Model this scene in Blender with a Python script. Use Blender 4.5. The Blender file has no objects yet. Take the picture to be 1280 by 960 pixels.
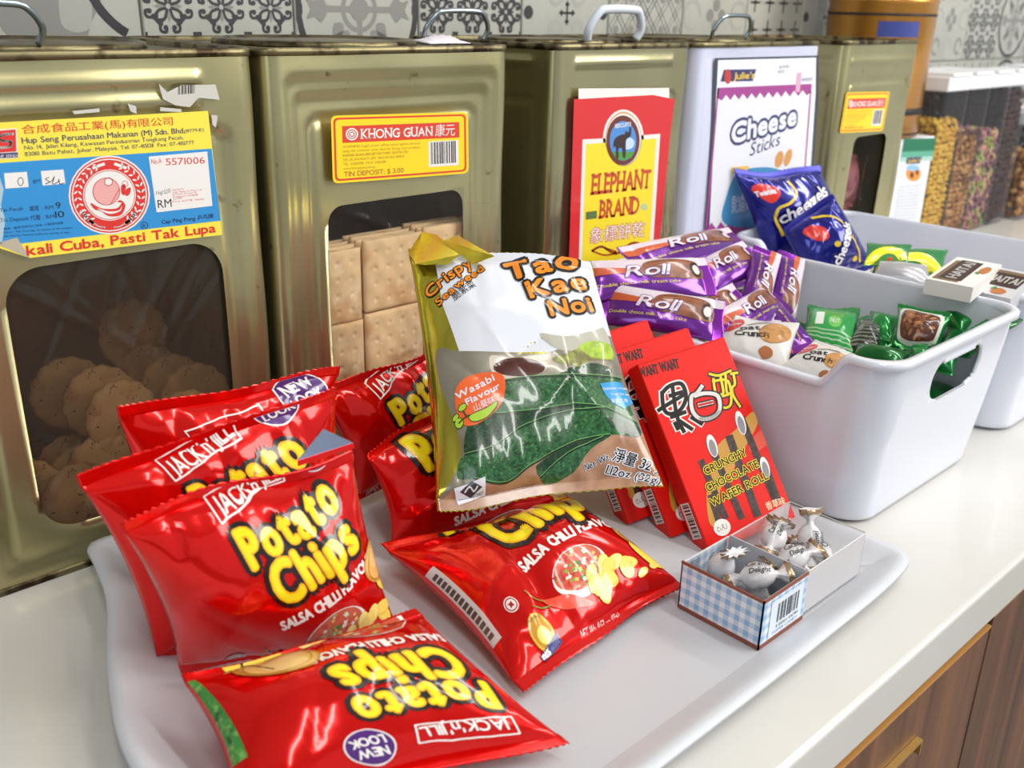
import bpy, bmesh, math, random
import numpy as np
from mathutils import Vector, Matrix

# ------------------------------------------------------------------ camera
CF, CTH, CRO, CYAW, CCY, CCZ = 1218.75, 0.369575, 0.0223196, 0.7622533, -0.6436197, 0.3807012
Fv = np.array([math.sin(CYAW) * math.cos(CTH), math.cos(CYAW) * math.cos(CTH), -math.sin(CTH)])
_R = np.array([math.cos(CYAW), -math.sin(CYAW), 0.0]); _U = np.cross(_R, Fv)
Rv = _R * math.cos(CRO) + _U * math.sin(CRO); Uv = -_R * math.sin(CRO) + _U * math.cos(CRO)
Cv = np.array([0.0, CCY, CCZ])
scene = bpy.context.scene
cd = bpy.data.cameras.new('camera'); camo = bpy.data.objects.new('camera', cd)
scene.collection.objects.link(camo); scene.camera = camo
camo.matrix_world = Matrix(((Rv[0], Uv[0], -Fv[0], 0), (Rv[1], Uv[1], -Fv[1], CCY), (Rv[2], Uv[2], -Fv[2], CCZ), (0, 0, 0, 1)))
cd.sensor_width = 36; cd.lens = CF * 36 / 1280; cd.clip_start = 0.02
cd.dof.use_dof = True; cd.dof.focus_distance = 0.72; cd.dof.aperture_fstop = 9.0

# ------------------------------------------------------------------ light
w = bpy.data.worlds.new('world'); scene.world = w; w.use_nodes = True
w.node_tree.nodes['Background'].inputs[0].default_value = (0.86, 0.93, 1.0, 1)
w.node_tree.nodes['Background'].inputs[1].default_value = 0.62
def area(name, loc, target, sx, sy, power, col=(1, 1, 1)):
    l = bpy.data.lights.new(name, 'AREA'); l.shape = 'RECTANGLE'; l.size = sx; l.size_y = sy
    l.energy = power; l.color = col
    o = bpy.data.objects.new(name, l); scene.collection.objects.link(o); o.location = loc
    o.rotation_euler = (Vector(target) - Vector(loc)).to_track_quat('-Z', 'Y').to_euler()
    return o
area('window_light', (2.6, -2.6, 1.5), (0.8, -0.1, 0.0), 1.6, 1.3, 75, (1.0, 0.97, 0.92))
area('ceiling_tube_light', (-0.2, -1.3, 1.65), (0.2, -0.6, 0), 0.12, 1.2, 11, (1.0, 0.98, 0.95))
area('ceiling_tube_light', (0.9, -0.9, 1.65), (0.9, -0.5, 0), 0.12, 1.2, 11, (1.0, 0.98, 0.95))
area('ceiling_tube_light', (2.0, -0.7, 1.65), (2.0, -0.4, 0), 0.12, 1.2, 12, (1.0, 0.98, 0.95))
area('shopfront_light', (-2.2, -1.6, 1.0), (0.4, 0, 0.1), 1.2, 1.4, 16, (0.80, 0.9, 1.0))
vs = scene.view_settings
vs.view_transform = 'Standard'; vs.look = 'None'; vs.gamma = 1; vs.exposure = -0.08; vs.use_curve_mapping = False

# ------------------------------------------------------------------ measuring helpers
def at(px, py, x=None, y=None, z=None):
    """point on a world plane seen at a photo pixel (for reading real sizes off the photo)"""
    d = Fv * CF + Rv * (px - 640) - Uv * (py - 480)
    ax, v = (0, x) if x is not None else (1, y) if y is not None else (2, z)
    return Cv + d * ((v - Cv[ax]) / d[ax])
def projn(P):
    d = np.asarray(P) - Cv; f = d @ Fv
    return np.stack([640 + CF * (d @ Rv) / f, 480 - CF * (d @ Uv) / f], -1)
def Z(ox, oy, sc):                      # coordinates of an enlarged crop of the photo
    return lambda x, y: (ox + x / sc, oy + y / sc)

# ------------------------------------------------------------------ materials
def lin(h):
    if isinstance(h, str):
        h = h.lstrip('#'); c = [int(h[i:i + 2], 16) / 255 for i in (0, 2, 4)]
    else: c = list(h)
    return tuple((v / 12.92 if v <= 0.04045 else ((v + 0.055) / 1.055) ** 2.4) for v in c) + (1,)
MATS = {}
def mat(name, col='#808080', rough=0.5, metal=0.0, coat=0.0, trans=0.0, alpha=1.0, ior=1.45, bump=None, var=None, spec=0.5, sss=0.0, aniso=0.0, coords='Object'):
    """bump=(scale,strength,detail)  var=(colour2, scale, lo, hi)"""
    if name in MATS: return MATS[name]
    m = bpy.data.materials.new(name); m.use_nodes = True; nt = m.node_tree; b = nt.nodes['Principled BSDF']
    b.inputs['Base Color'].default_value = lin(col); b.inputs['Roughness'].default_value = rough
    b.inputs['Metallic'].default_value = metal; b.inputs['Coat Weight'].default_value = coat
    b.inputs['Coat Roughness'].default_value = 0.05
    b.inputs['Transmission Weight'].default_value = trans; b.inputs['Alpha'].default_value = alpha
    b.inputs['IOR'].default_value = ior; b.inputs['Specular IOR Level'].default_value = spec
    if sss: b.inputs['Subsurface Weight'].default_value = sss; b.inputs['Subsurface Radius'].default_value = (.01, .01, .01)
    if bump or var:
        tc = nt.nodes.new('ShaderNodeTexCoord')
    if bump:
        n = nt.nodes.new('ShaderNodeTexNoise'); n.inputs['Scale'].default_value = bump[0]; n.inputs['Detail'].default_value = bump[2]
        bp = nt.nodes.new('ShaderNodeBump'); bp.inputs['Strength'].default_value = bump[1]; bp.inputs['Distance'].default_value = bump[3] if len(bump) > 3 else 0.001
        nt.links.new(tc.outputs[coords], n.inputs['Vector']); nt.links.new(n.outputs['Fac'], bp.inputs['Height']); nt.links.new(bp.outputs['Normal'], b.inputs['Normal'])
    if var:
        vv = var if isinstance(var, list) else [var]
        prev = None
        for (c2, sc, lo, hi) in vv:
            n = nt.nodes.new('ShaderNodeTexNoise'); n.inputs['Scale'].default_value = sc; n.inputs['Detail'].default_value = 6
            r = nt.nodes.new('ShaderNodeMapRange'); r.inputs[1].default_value = lo; r.inputs[2].default_value = hi
            mx = nt.nodes.new('ShaderNodeMix'); mx.data_type = 'RGBA'
            nt.links.new(tc.outputs[coords], n.inputs['Vector']); nt.links.new(n.outputs['Fac'], r.inputs[0]); nt.links.new(r.outputs[0], mx.inputs[0])
            if prev is None: mx.inputs[6].default_value = lin(col)
            else: nt.links.new(prev, mx.inputs[6])
            mx.inputs[7].default_value = lin(c2); prev = mx.outputs[2]
        nt.links.new(prev, b.inputs['Base Color'])
    MATS[name] = m
    return m
def ink(col, rough=0.22, metal=0.0, coat=0.4):
    return mat('ink_' + col.strip('#') + ('m' if metal else '') + ('' if rough == .22 else '_%d' % int(rough * 100)), col, rough, metal, coat)
def paper(col): return ink(col, 0.5, 0, 0.0)
def film_mat(name, tint, amount, rough=0.08):
    """thin clear plastic: mostly see-through, with a gloss and a faint tint"""
    if name in MATS: return MATS[name]
    m = bpy.data.materials.new(name); m.use_nodes = True; nt = m.node_tree; nt.nodes.clear()
    o = nt.nodes.new('ShaderNodeOutputMaterial'); mx = nt.nodes.new('ShaderNodeMixShader'); t = nt.nodes.new('ShaderNodeBsdfTransparent')
    p = nt.nodes.new('ShaderNodeBsdfPrincipled'); p.inputs['Base Color'].default_value = lin(tint); p.inputs['Roughness'].default_value = rough
    t.inputs[0].default_value = (0.97, 0.97, 0.97, 1)
    f = nt.nodes.new('ShaderNodeLayerWeight'); f.inputs[0].default_value = 0.10
    mt = nt.nodes.new('ShaderNodeMath'); mt.operation = 'MAXIMUM'; mt.inputs[1].default_value = amount
    nt.links.new(f.outputs['Fresnel'], mt.inputs[0]); nt.links.new(mt.outputs[0], mx.inputs[0])
    nt.links.new(t.outputs[0], mx.inputs[1]); nt.links.new(p.outputs[0], mx.inputs[2]); nt.links.new(mx.outputs[0], o.inputs[0])
    MATS[name] = m
    return m

# ------------------------------------------------------------------ objects
COL = scene.collection
def link(name, me, parent=None, mats=None, smooth=False):
    o = bpy.data.objects.new(name, me); COL.objects.link(o)
    if parent is not None: o.parent = parent
    if mats:
        for m in (mats if isinstance(mats, (list, tuple)) else [mats]): me.materials.append(m)
    if smooth: me.polygons.foreach_set('use_smooth', [True] * len(me.polygons))
    return o
def tag(o, label, cat, group=None, kind=None):
    if label: o['label'] = label
    if cat: o['category'] = cat
    if group: o['group'] = group
    if kind: o['kind'] = kind
    return o
def empty(name, loc, label=None, cat=None, group=None, rz=0.0):
    o = bpy.data.objects.new(name, None); COL.objects.link(o); o.location = loc; o.rotation_euler = (0, 0, rz)
    o.empty_display_size = 0.02
    return tag(o, label, cat, group)
def bmobj(name, bm, parent=None, mats=None, smooth=False, off=None):
    me = bpy.data.meshes.new(name)
    if off is not None: bmesh.ops.translate(bm, verts=bm.verts, vec=-Vector(off))
    bm.to_mesh(me); bm.free()
    return link(name, me, parent, mats, smooth)
def pyobj(name, v, f, parent=None, mats=None, smooth=False, off=None, mi=None):
    v = np.asarray(v, float)
    if off is not None: v = v - np.asarray(off, float)
    me = bpy.data.meshes.new(name); me.from_pydata([tuple(a) for a in v], [], [tuple(int(k) for k in q) for q in f])
    if mi is not None: me.polygons.foreach_set('material_index', list(mi))
    me.update()
    return link(name, me, parent, mats, smooth)
def box(bm, x0, x1, y0, y1, z0, z1, bev=0.0, M=None, mi=0, seg=2):
    r = bmesh.ops.create_cube(bm, size=1.0)
    vs_ = r['verts']
    for v in vs_: v.co = Vector(((x0 + x1) / 2 + v.co.x * (x1 - x0), (y0 + y1) / 2 + v.co.y * (y1 - y0), (z0 + z1) / 2 + v.co.z * (z1 - z0)))
    fs = {f for v in vs_ for f in v.link_faces}
    if bev:
        e = list({e for v in vs_ for e in v.link_edges})
        rr = bmesh.ops.bevel(bm, geom=e, offset=bev, segments=seg, profile=0.5, affect='EDGES')
        fs = set(rr['faces']) | {f for f in fs if f.is_valid}; vs_ = list({v for f in fs for v in f.verts})
    for f in fs: f.material_index = mi
    if M is not None:
        for v in vs_: v.co = M @ v.co
    return vs_
def tube(bm, pts, r, n=10, closed=False, mi=0, cap=True):
    pts = [Vector(p) for p in pts]; rings = []; N = len(pts); up = None
    for i, p in enumerate(pts):
        a = pts[(i - 1) % N] if (closed or i > 0) else p; b = pts[(i + 1) % N] if (closed or i < N - 1) else p
        t = (b - a).normalized()
        if up is None: up = t.orthogonal().normalized()
        up = (up - t * up.dot(t)).normalized(); s = t.cross(up)
        rr = r[i] if isinstance(r, (list, tuple)) else r
        rings.append([bm.verts.new(p + (up * math.cos(2 * math.pi * k / n) + s * math.sin(2 * math.pi * k / n)) * rr) for k in range(n)])
    M_ = N if closed else N - 1
    for i in range(M_):
        A = rings[i]; B = rings[(i + 1) % N]
        for k in range(n):
            f = bm.faces.new((A[k], A[(k + 1) % n], B[(k + 1) % n], B[k])); f.material_index = mi; f.smooth = True
    if cap and not closed:
        bm.faces.new(rings[0][::-1]).material_index = mi; bm.faces.new(rings[-1]).material_index = mi
def lathe(bm, prof, n=32, c=(0, 0, 0), mi=0, sq=None):
    rings = []
    for (r, z) in prof:
        rings.append([bm.verts.new((c[0] + r * math.cos(2 * math.pi * k / n), c[1] + r * math.sin(2 * math.pi * k / n), c[2] + z)) for k in range(n)])
    for A, B in zip(rings, rings[1:]):
        for k in range(n):
            f = bm.faces.new((A[k], A[(k + 1) % n], B[(k + 1) % n], B[k])); f.material_index = mi; f.smooth = True
    return rings

# ------------------------------------------------------------------ flat print: lettering and shapes as thin geometry
_tc = {}
def tmesh(s, off=0.0):
    k = (s, off)
    if k not in _tc:
        c = bpy.data.curves.new('t', 'FONT'); c.body = s; c.size = 1.0; c.resolution_u = 3; c.offset = off
        o = bpy.data.objects.new('t', c); me = o.to_mesh()
        co = np.array([v.co[:2] for v in me.vertices]) if len(me.vertices) else np.zeros((0, 2))
        _tc[k] = (co, [tuple(p.vertices) for p in me.polygons])
        o.to_mesh_clear(); bpy.data.objects.remove(o); bpy.data.curves.remove(c)
    return _tc[k]
SERIF = {'E': [(.12, 0), (.12, 1)], 'L': [(.15, 0), (.15, 1)], 'P': [(.15, 0), (.15, 1)], 'H': [(.1, 0), (.1, 1), (.9, 0), (.9, 1)],
         'A': [(.04, 0), (.96, 0)], 'N': [(.1, 0), (.1, 1), (.88, 1)], 'T': [(.5, 0)], 'B': [(.12, 0), (.12, 1)], 'R': [(.12, 0), (.12, 1), (.95, 0)],
         'D': [(.12, 0), (.12, 1)], 'K': [(.12, 0), (.12, 1), (.92, 0), (.88, 1)], 'U': [(.1, 1), (.9, 1)], 'G': [(.92, .45)],
         'M': [(.08, 0), (.08, 1), (.92, 0), (.92, 1)], 'S': [], 'O': [], 'I': [(.5, 0), (.5, 1)], 'W': [(.05, 1), (.95, 1)], 'C': [], 'J': [(.7, 1)]}
class Design:
    """2D print; z of a vertex holds the layer. ydown: authored in photo pixels."""
    def __init__(s, ydown=False): s.parts = {}; s.ydown = ydown; s.cur = 'print'; s.conv = lambda x, y: (x, y)
    def part(s, n): s.cur = n; return s
    def _g(s):
        if s.cur not in s.parts: s.parts[s.cur] = dict(v=[], f=[], m=[], mats=[])
        return s.parts[s.cur]
    def add(s, pts, faces, m, layer):
        g = s._g(); b = len(g['v'])
        if m not in g['mats']: g['mats'].append(m)
        i = g['mats'].index(m)
        g['v'] += [(p[0], p[1], layer) for p in pts]; g['f'] += [tuple(b + k for k in f) for f in faces]; g['m'] += [i] * len(faces)
    def poly(s, pts, m, layer=1, conv=True):
        pts = [s.conv(*p) for p in pts] if conv else list(pts)
        from mathutils.geometry import tessellate_polygon
        tri = tessellate_polygon([[Vector((p[0], p[1], 0)) for p in pts]])
        s.add(pts, tri, m, layer)
    def smooth(s, pts, m, layer=1, k=6):
        """closed Catmull-Rom outline"""
        P = [np.array(p, float) for p in pts]; n = len(P); out = []
        for i in range(n):
            a, b, c, d = P[i - 1], P[i], P[(i + 1) % n], P[(i + 2) % n]
            for j in range(k):
                t = j / k; out.append(tuple(.5 * ((2 * b) + (c - a) * t + (2 * a - 5 * b + 4 * c - d) * t * t + (3 * b - a - 3 * c + d) * t ** 3)))
        s.poly(out, m, layer)
    def disc(s, c, rx, m, layer=1, ry=None, rot=0, n=28):
        ry = ry or rx; cr, sr = math.cos(rot), math.sin(rot)
        s.poly([(c[0] + rx * math.cos(a) * cr - ry * math.sin(a) * sr, c[1] + rx * math.cos(a) * sr + ry * math.sin(a) * cr) for a in (2 * math.pi * i / n for i in range(n))], m, layer)
    def line(s, pts, w_, m, layer=1, closed=False):
        P = [np.array(p, float) for p in pts]
        if closed: P.append(P[0])
        for i, (a, b) in enumerate(zip(P, P[1:])):
            d = b - a; L = np.linalg.norm(d)
            if L < 1e-9: continue
            d /= L; n = np.array([-d[1], d[0]]) * w_ / 2; a2 = a - d * w_ * .25; b2 = b + d * w_ * .25
            s.poly([a2 + n, b2 + n, b2 - n, a2 - n], m, layer)
    def arc(s, c, r, a0, a1, w_, m, layer=1, n=12, ry=None):
        ry = ry or r
        s.line([(c[0] + r * math.cos(math.radians(a0 + (a1 - a0) * i / n)), c[1] + ry * math.sin(math.radians(a0 + (a1 - a0) * i / n))) for i in range(n + 1)], w_, m, layer)
    def curve(s, pts, w_, m, layer=1, k=5, closed=False):
        P = [np.array(p, float) for p in pts]; n = len(P); out = []
        for i in range(n if closed else n - 1):
            g = (lambda j: P[j % n]) if closed else (lambda j: P[max(0, min(n - 1, j))])
            a, b, c, d = g(i - 1), g(i), g(i + 1), g(i + 2)
            for j in range(k):
                t = j / k; out.append(.5 * ((2 * b) + (c - a) * t + (2 * a - 5 * b + 4 * c - d) * t * t + (3 * b - a - 3 * c + d) * t ** 3))
        if not closed: out.append(P[-1])
        s.line(out, w_, m, layer, closed)
    def text(s, t, p0, p1, h, m, layer=2, off=0.0, jit=0, serif=False, lead=0.0, up=None, seed=1, outl=None, skew=0.0):
        """baseline p0->p1, cap height h; outl=[(offset, material)] wider copies underneath"""
        p0 = np.array(s.conv(*p0)); p1 = np.array(s.conv(*p1)); d = p1 - p0; L = np.linalg.norm(d); d = d / L
        if up is not None:
            u = np.array(s.conv(*(np.array(up)))) ; u = u / np.linalg.norm(u)
        else: u = np.array([-d[1], d[0]]) * (-1 if s.ydown else 1)
        rnd = random.Random(seed)
        adv = []; x = 0.0
        for ch in t:
            co, f = tmesh(ch, 0.0)
            if len(co) == 0: adv.append((x, None)); x += 0.32; continue
            a, b = co[:, 0].min(), co[:, 0].max(); adv.append((x - a, (a, b))); x += (b - a) + 0.075 + lead
        x -= 0.075 + lead
        hs = h / 0.73; ws = L / max(x, 1e-6)
        for k, (mm, o_) in enumerate([(mm, o_) for (o_, mm) in (outl or [])] + [(m, off)]):
            rnd = random.Random(seed)
            for ch, (ax, ab) in zip(t, adv):
                r = rnd.uniform(-1, 1) * jit; sc = 1 + rnd.uniform(-.5, 1) * jit * 0.6; dy = rnd.uniform(-1, 1) * jit * 0.12
                if ab is None: continue
                co, f = tmesh(ch)
                if len(co) == 0: continue
                cx = (ab[0] + ab[1]) / 2; P = co - np.array([cx, .36])
                P = P * sc; cr, sr = math.cos(r), math.sin(r)
                P = np.stack([P[:, 0] * cr - P[:, 1] * sr, P[:, 0] * sr + P[:, 1] * cr], 1) + np.array([cx, .36 + dy])
                X = (P[:, 0] + ax + P[:, 1] * skew) * ws; Y = P[:, 1] * hs
                W_ = p0 + X[:, None] * d + Y[:, None] * u
                nd = 0 if o_ < .012 else 5 if o_ < .05 else 10
                s.add([tuple(q) for q in W_], f, mm, layer + k * 0.5)
                for q in range(nd):
                    an = 2 * math.pi * q / nd; sh = (d * math.cos(an) + u * math.sin(an)) * o_ * hs * .9
                    s.add([tuple(z) for z in W_ + sh], f, mm, layer + k * 0.5 - .02 * (q + 1))
                if serif and ch in SERIF:
                    for (fx, fy) in SERIF[ch]:
                        wx = .10; qx = ab[0] + fx * (ab[1] - ab[0]) + ax; qy = fy * .73 + (-.045 if fy == 1 else 0.0); e = o_
                        R_ = [(qx - wx - e, qy - e), (qx + wx + e, qy - e), (qx + wx + e, qy + .045 + e), (qx - wx - e, qy + .045 + e)]
                        s.add([tuple(p0 + a * ws * d + b * hs * u) for a, b in R_], [(0, 1, 2, 3)], mm, layer + k * 0.5)
    def bars(s, p0, p1, up, m, layer=2, seed=3, n=22):
        """bar code standing on p0->p1, height vector up"""
        p0 = np.array(p0, float); p1 = np.array(p1, float); up = np.array(up, float); rnd = random.Random(seed); x = 0
        ws = [rnd.choice((1, 1, 2, 3)) for _ in range(n * 2)]; T = sum(ws)
        for i, q in enumerate(ws):
            if i % 2 == 0:
                a = p0 + (p1 - p0) * x / T; b = p0 + (p1 - p0) * (x + q) / T
                s.poly([a, b, b + up, a + up], m, layer)
            x += q
    def build(s, fmap, parent, gx=None, gy=None, lay=0.00012, base=0.00015, off=None, st=None, names=None, clip=None):
        """fmap(S,T)->(P,N) arrays; st: design->surface parameters; gx,gy: grid lines to follow"""
        out = []
        for name, g in s.parts.items():
            V = np.array(g['v'])
            if st is not None: V = np.concatenate([st(V[:, :2]), V[:, 2:]], 1)
            bm = bmesh.new(); vv = [bm.verts.new(p) for p in V]
            for f, mi in zip(g['f'], g['m']):
                try: q = bm.faces.new([vv[k] for k in f]); q.material_index = mi
                except ValueError: pass
            if gx is not None:
                lo, hi = V[:, :2].min(0), V[:, :2].max(0)
                for ax, gl in ((0, gx), (1, gy)):
                    no = (1, 0, 0) if ax == 0 else (0, 1, 0)
                    for k, q in enumerate(gl):
                        if q <= lo[ax] or q >= hi[ax]: continue
                        co = (q, 0, 0) if ax == 0 else (0, q, 0)
                        bmesh.ops.bisect_plane(bm, geom=bm.verts[:] + bm.edges[:] + bm.faces[:], plane_co=co, plane_no=no,
                                               clear_inner=(k == 0), clear_outer=(k == len(gl) - 1))
                kill = [v for v in bm.verts if v.co.x < gx[0] - 1e-5 or v.co.x > gx[-1] + 1e-5 or v.co.y < gy[0] - 1e-5 or v.co.y > gy[-1] + 1e-5]
                if kill: bmesh.ops.delete(bm, geom=kill, context='VERTS')
            if not bm.verts: bm.free(); continue
            co = np.array([v.co[:] for v in bm.verts])
            P, N = fmap(co[:, 0], co[:, 1]); P = P + N * (base + co[:, 2] * lay)[:, None]
            if off is not None: P = P - np.asarray(off)
            for v, p in zip(bm.verts, P): v.co = p
            bm.normal_update(); bm.verts.index_update()
            fl = [f for f in bm.faces if f.normal.dot(Vector(N[f.verts[0].index])) < 0]
            if fl: bmesh.ops.reverse_faces(bm, faces=fl)
            me = bpy.data.meshes.new(name); bm.to_mesh(me); bm.free()
            me.polygons.foreach_set('use_smooth', [True] * len(me.polygons))
            me.normals_split_custom_set_from_vertices([tuple(n) for n in N])
            out.append(link(name, me, parent, g['mats']))
        return out
def planemap(O, ex, ey, n):
    O, ex, ey, n = map(np.asarray, (O, ex, ey, n))
    return lambda S, T: (O + S[:, None] * ex + T[:, None] * ey, np.repeat(n[None, :].astype(float), len(S), 0))

# ------------------------------------------------------------------ the room
def S(o): o['kind'] = 'structure'; return o
m_wall = mat('grout', '#9c9a92', 0.8)
m_tile = mat('tile_glaze', '#b3b3a9', 0.32, var=('#a2a299', 9, .35, .7), coat=.2)
m_tdk = mat('tile_black', '#2e2c30', 0.35, coat=.2); m_tgr = mat('tile_grey', '#85837f', 0.4, coat=.2); m_tlg = mat('tile_pale_grey', '#a3a39c', 0.4, coat=.2)
bm = bmesh.new(); box(bm, -2.6, 5.0, .304, .40, -0.9, 2.2)
wall = S(bmobj('wall_back', bm, None, m_wall))
bm = bmesh.new(); box(bm, -2.7, -2.6, -4.5, .40, -0.9, 2.2); S(bmobj('wall_left', bm, None, mat('wall_paint', '#c9c7c2', .8)))
bm = bmesh.new(); box(bm, -2.7, 5.0, -4.5, .40, -1.0, -0.9); S(bmobj('floor', bm, None, mat('floor_concrete', '#8d8983', .6, var=('#777370', 3, .4, .7))))
bm = bmesh.new(); box(bm, -2.7, 5.0, -4.5, .40, 2.2, 2.3); S(bmobj('ceiling', bm, None, mat('ceiling_paint', '#dddbd6', .9)))
TP = 0.1635; TX0 = .413; TZ0 = .374 - TP / 2
def tile_design(k):
    d = Design(); q = TP
    if k == 0:      # large ring with floral cross
        d.arc((0, 0), q * .47, 0, 360, q * .045, m_tdk, 1, 48)
        for a in range(0, 360, 45): d.poly([(q * (.44 + dx) * math.cos(math.radians(a + da)), q * (.44 + dx) * math.sin(math.radians(a + da))) for dx, da in ((-.0, -4), (.06, -4), (.06, 4), (0, 4))], m_tdk, 1)
        d.arc((0, 0), q * .13, 0, 360, q * .03, m_tgr, 1, 30); d.disc((0, 0), q * .075, m_tgr, 2)
        for a in range(4):
            c, s_ = math.cos(a * math.pi / 2), math.sin(a * math.pi / 2)
            R2 = lambda x, y: (q * (x * c - y * s_), q * (x * s_ + y * c))
            d.poly([R2(.05, -.02), R2(.3, -.02), R2(.3, .02), R2(.05, .02)], m_tgr, 1)
            d.smooth([R2(.25, 0), R2(.3, .08), R2(.35, .05), R2(.41, .06), R2(.38, 0), R2(.41, -.06), R2(.35, -.05), R2(.3, -.08)], m_tgr, 2)
            d.smooth([R2(.13, .1), R2(.17, .22), R2(.25, .27), R2(.22, .17), R2(.2, .09)], m_tgr, 2)
            d.smooth([R2(.13, -.1), R2(.17, -.22), R2(.25, -.27), R2(.22, -.17), R2(.2, -.09)], m_tgr, 2)
            d.disc(R2(.45, .45), q * .07, m_tlg, 1)
    if k == 1 or k == 2:      # dense scrollwork, three by three
        n = 3; c0 = q / n; lw = c0 * (.05 if k == 1 else .058)
        for i in range(n):
            for j in range(n):
                cx, cy = (i - 1) * c0, (j - 1) * c0
                for a in range(4):
                    c, s_ = math.cos(a * math.pi / 2), math.sin(a * math.pi / 2)
                    for sg in (1, -1):
                        R2 = lambda x, y: (cx + c0 * (x * c - sg * y * s_), cy + c0 * (x * s_ + sg * y * c))
                        d.curve([R2(.05, .03), R2(.18, .07), R2(.28, .17), R2(.40, .17), R2(.42, .08), R2(.35, .06)], lw, m_tdk, 1)
                        d.curve([R2(.22, .12), R2(.22, .25), R2(.14, .3)], lw, m_tdk, 1)
                        d.disc(R2(.35, .08), lw * .9, m_tdk, 1, n=10)
                    R2 = lambda x, y: (cx + c0 * (x * c - y * s_), cy + c0 * (x * s_ + y * c))
                    d.poly([R2(.06, 0), R2(.16, .04), R2(.26, 0), R2(.16, -.04)], m_tdk if k == 2 else m_tgr, 1)
                    d.poly([R2(.42, .42), R2(.5, .42), R2(.5, .5), R2(.42, .5)], m_tdk, 1)
    if k == 3:      # spades and crosses in pale rosettes
        n = 2; c0 = q / n
        for i in range(3):
            for j in range(3):
                cx, cy = (i - 1) * c0, (j - 1) * c0
                if abs(cx) > q * .4 and abs(cy) > q * .4: continue
                for a in range(45, 360, 90): d.arc((cx + c0 * .36 * math.cos(math.radians(a)), cy + c0 * .36 * math.sin(math.radians(a))), c0 * .13, 0, 360, c0 * .07, m_tlg, 1, 14) if max(abs(cx), abs(cy)) < .01 else None
                L = c0 * .17
                if (i + j) % 2 == 0:
                    for a in range(4):
                        c, s_ = math.cos(a * math.pi / 2), math.sin(a * math.pi / 2)
                        d.line([(cx, cy), (cx + L * c, cy + L * s_)], c0 * .035, m_tdk, 2)
                        d.line([(cx + L * .75 * c - L * .2 * s_, cy + L * .75 * s_ + L * .2 * c), (cx + L * .75 * c + L * .2 * s_, cy + L * .75 * s_ - L * .2 * c)], c0 * .04, m_tdk, 2)
                else:
                    if max(abs(cx), abs(cy)) > q * .45: d.disc((cx * .86, cy * .86), c0 * .10, m_tdk, 2, n=16); continue
                    d.disc((cx, cy), c0 * .1, m_tdk, 2); d.poly([(cx - c0 * .03, cy), (cx, cy + c0 * .19), (cx + c0 * .03, cy), (cx, cy - c0 * .19)], m_tdk, 2)
    if k == 4:      # diagonal lattice
        n = 4; c0 = q / n
        for i in range(-n, n + 1):
            for sg in (1, -1):
                for o_ in (-.12, .12):
                    b = (i + o_) * c0; pts = []
                    for x in (-q / 2, q / 2):
                        pts.append((x, sg * x * 1.25 + b))
                    (x0, y0), (x1, y1) = pts; lo, hi = -q / 2, q / 2
                    def cl(x0, y0, x1, y1):
                        t0, t1 = 0, 1
                        for (p_, q_) in ((-(y1 - y0), y0 - lo), (y1 - y0, hi - y0)):
                            if abs(p_) < 1e-9: continue
                            r = q_ / p_
                            if p_ < 0: t0 = max(t0, r)
                            else: t1 = min(t1, r)
                        return None if t0 >= t1 else ((x0 + t0 * (x1 - x0), y0 + t0 * (y1 - y0)), (x0 + t1 * (x1 - x0), y0 + t1 * (y1 - y0)))
                    c_ = cl(x0, y0, x1, y1)
                    if c_: d.line(c_, q * .011, m_tdk, 1)
        for i in range(5):
            for j in range(4): d.disc(((i - 2) * q * .2, (j - 1.5) * q * .25), q * .035, m_tgr, 1, n=12)
    if k == 5:      # quatrefoil with scrolls
        for a in range(4):
            c, s_ = math.cos(a * math.pi / 2), math.sin(a * math.pi / 2)
            d.disc((q * .09 * c, q * .09 * s_), q * .055, m_tgr, 2)
            d.arc((q * .36 * c, q * .36 * s_), q * .12, 0, 300, q * .035, m_tlg, 1, 20)
            d.arc((q * .36 * (c - s_) * .9, q * .36 * (c + s_) * .9), q * .09, 0, 300, q * .035, m_tgr, 1, 20)
    if k == 6:      # little crosses
        n = 4; c0 = q / n
        for i in range(n):
            for j in range(n):
                cx, cy = (i - 1.5) * c0, (j - 1.5) * c0
                d.line([(cx - c0 * .3, cy), (cx + c0 * .3, cy)], c0 * .08, m_tdk, 1); d.line([(cx, cy - c0 * .34), (cx, cy + c0 * .34)], c0 * .08, m_tdk, 1)
                d.disc((cx, cy), c0 * .09, m_tdk, 1, n=10); d.disc((cx + c0 * .5 * (1 if i < 3 else 0), cy), c0 * .09, m_tlg, 1, n=10)
    if k == 7:      # grey leaf on plain ground with part of a ring
        d.smooth([(-.3 * q, .05 * q), (-.2 * q, -.2 * q), (0, -.25 * q), (.1 * q, -.38 * q), (.2 * q, -.12 * q), (.3 * q, .1 * q), (.15 * q, .3 * q), (-.15 * q, .34 * q)], m_tgr, 1)
        d.smooth([(.05 * q, -.1 * q), (.2 * q, -.12 * q), (.22 * q, .1 * q), (.1 * q, .2 * q)], m_tlg, 2)
        an = [math.radians(a) for a in range(138, 246, 6)]; pt = [(.62 * q + r_ * q * math.cos(a), .22 * q + r_ * q * math.sin(a)) for a in an for r_ in (.40, .45)]; d.add(pt, [(2 * i, 2 * i + 1, 2 * i + 3, 2 * i + 2) for i in range(len(an) - 1)], m_tdk, 3)
    return d
TM = []
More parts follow.
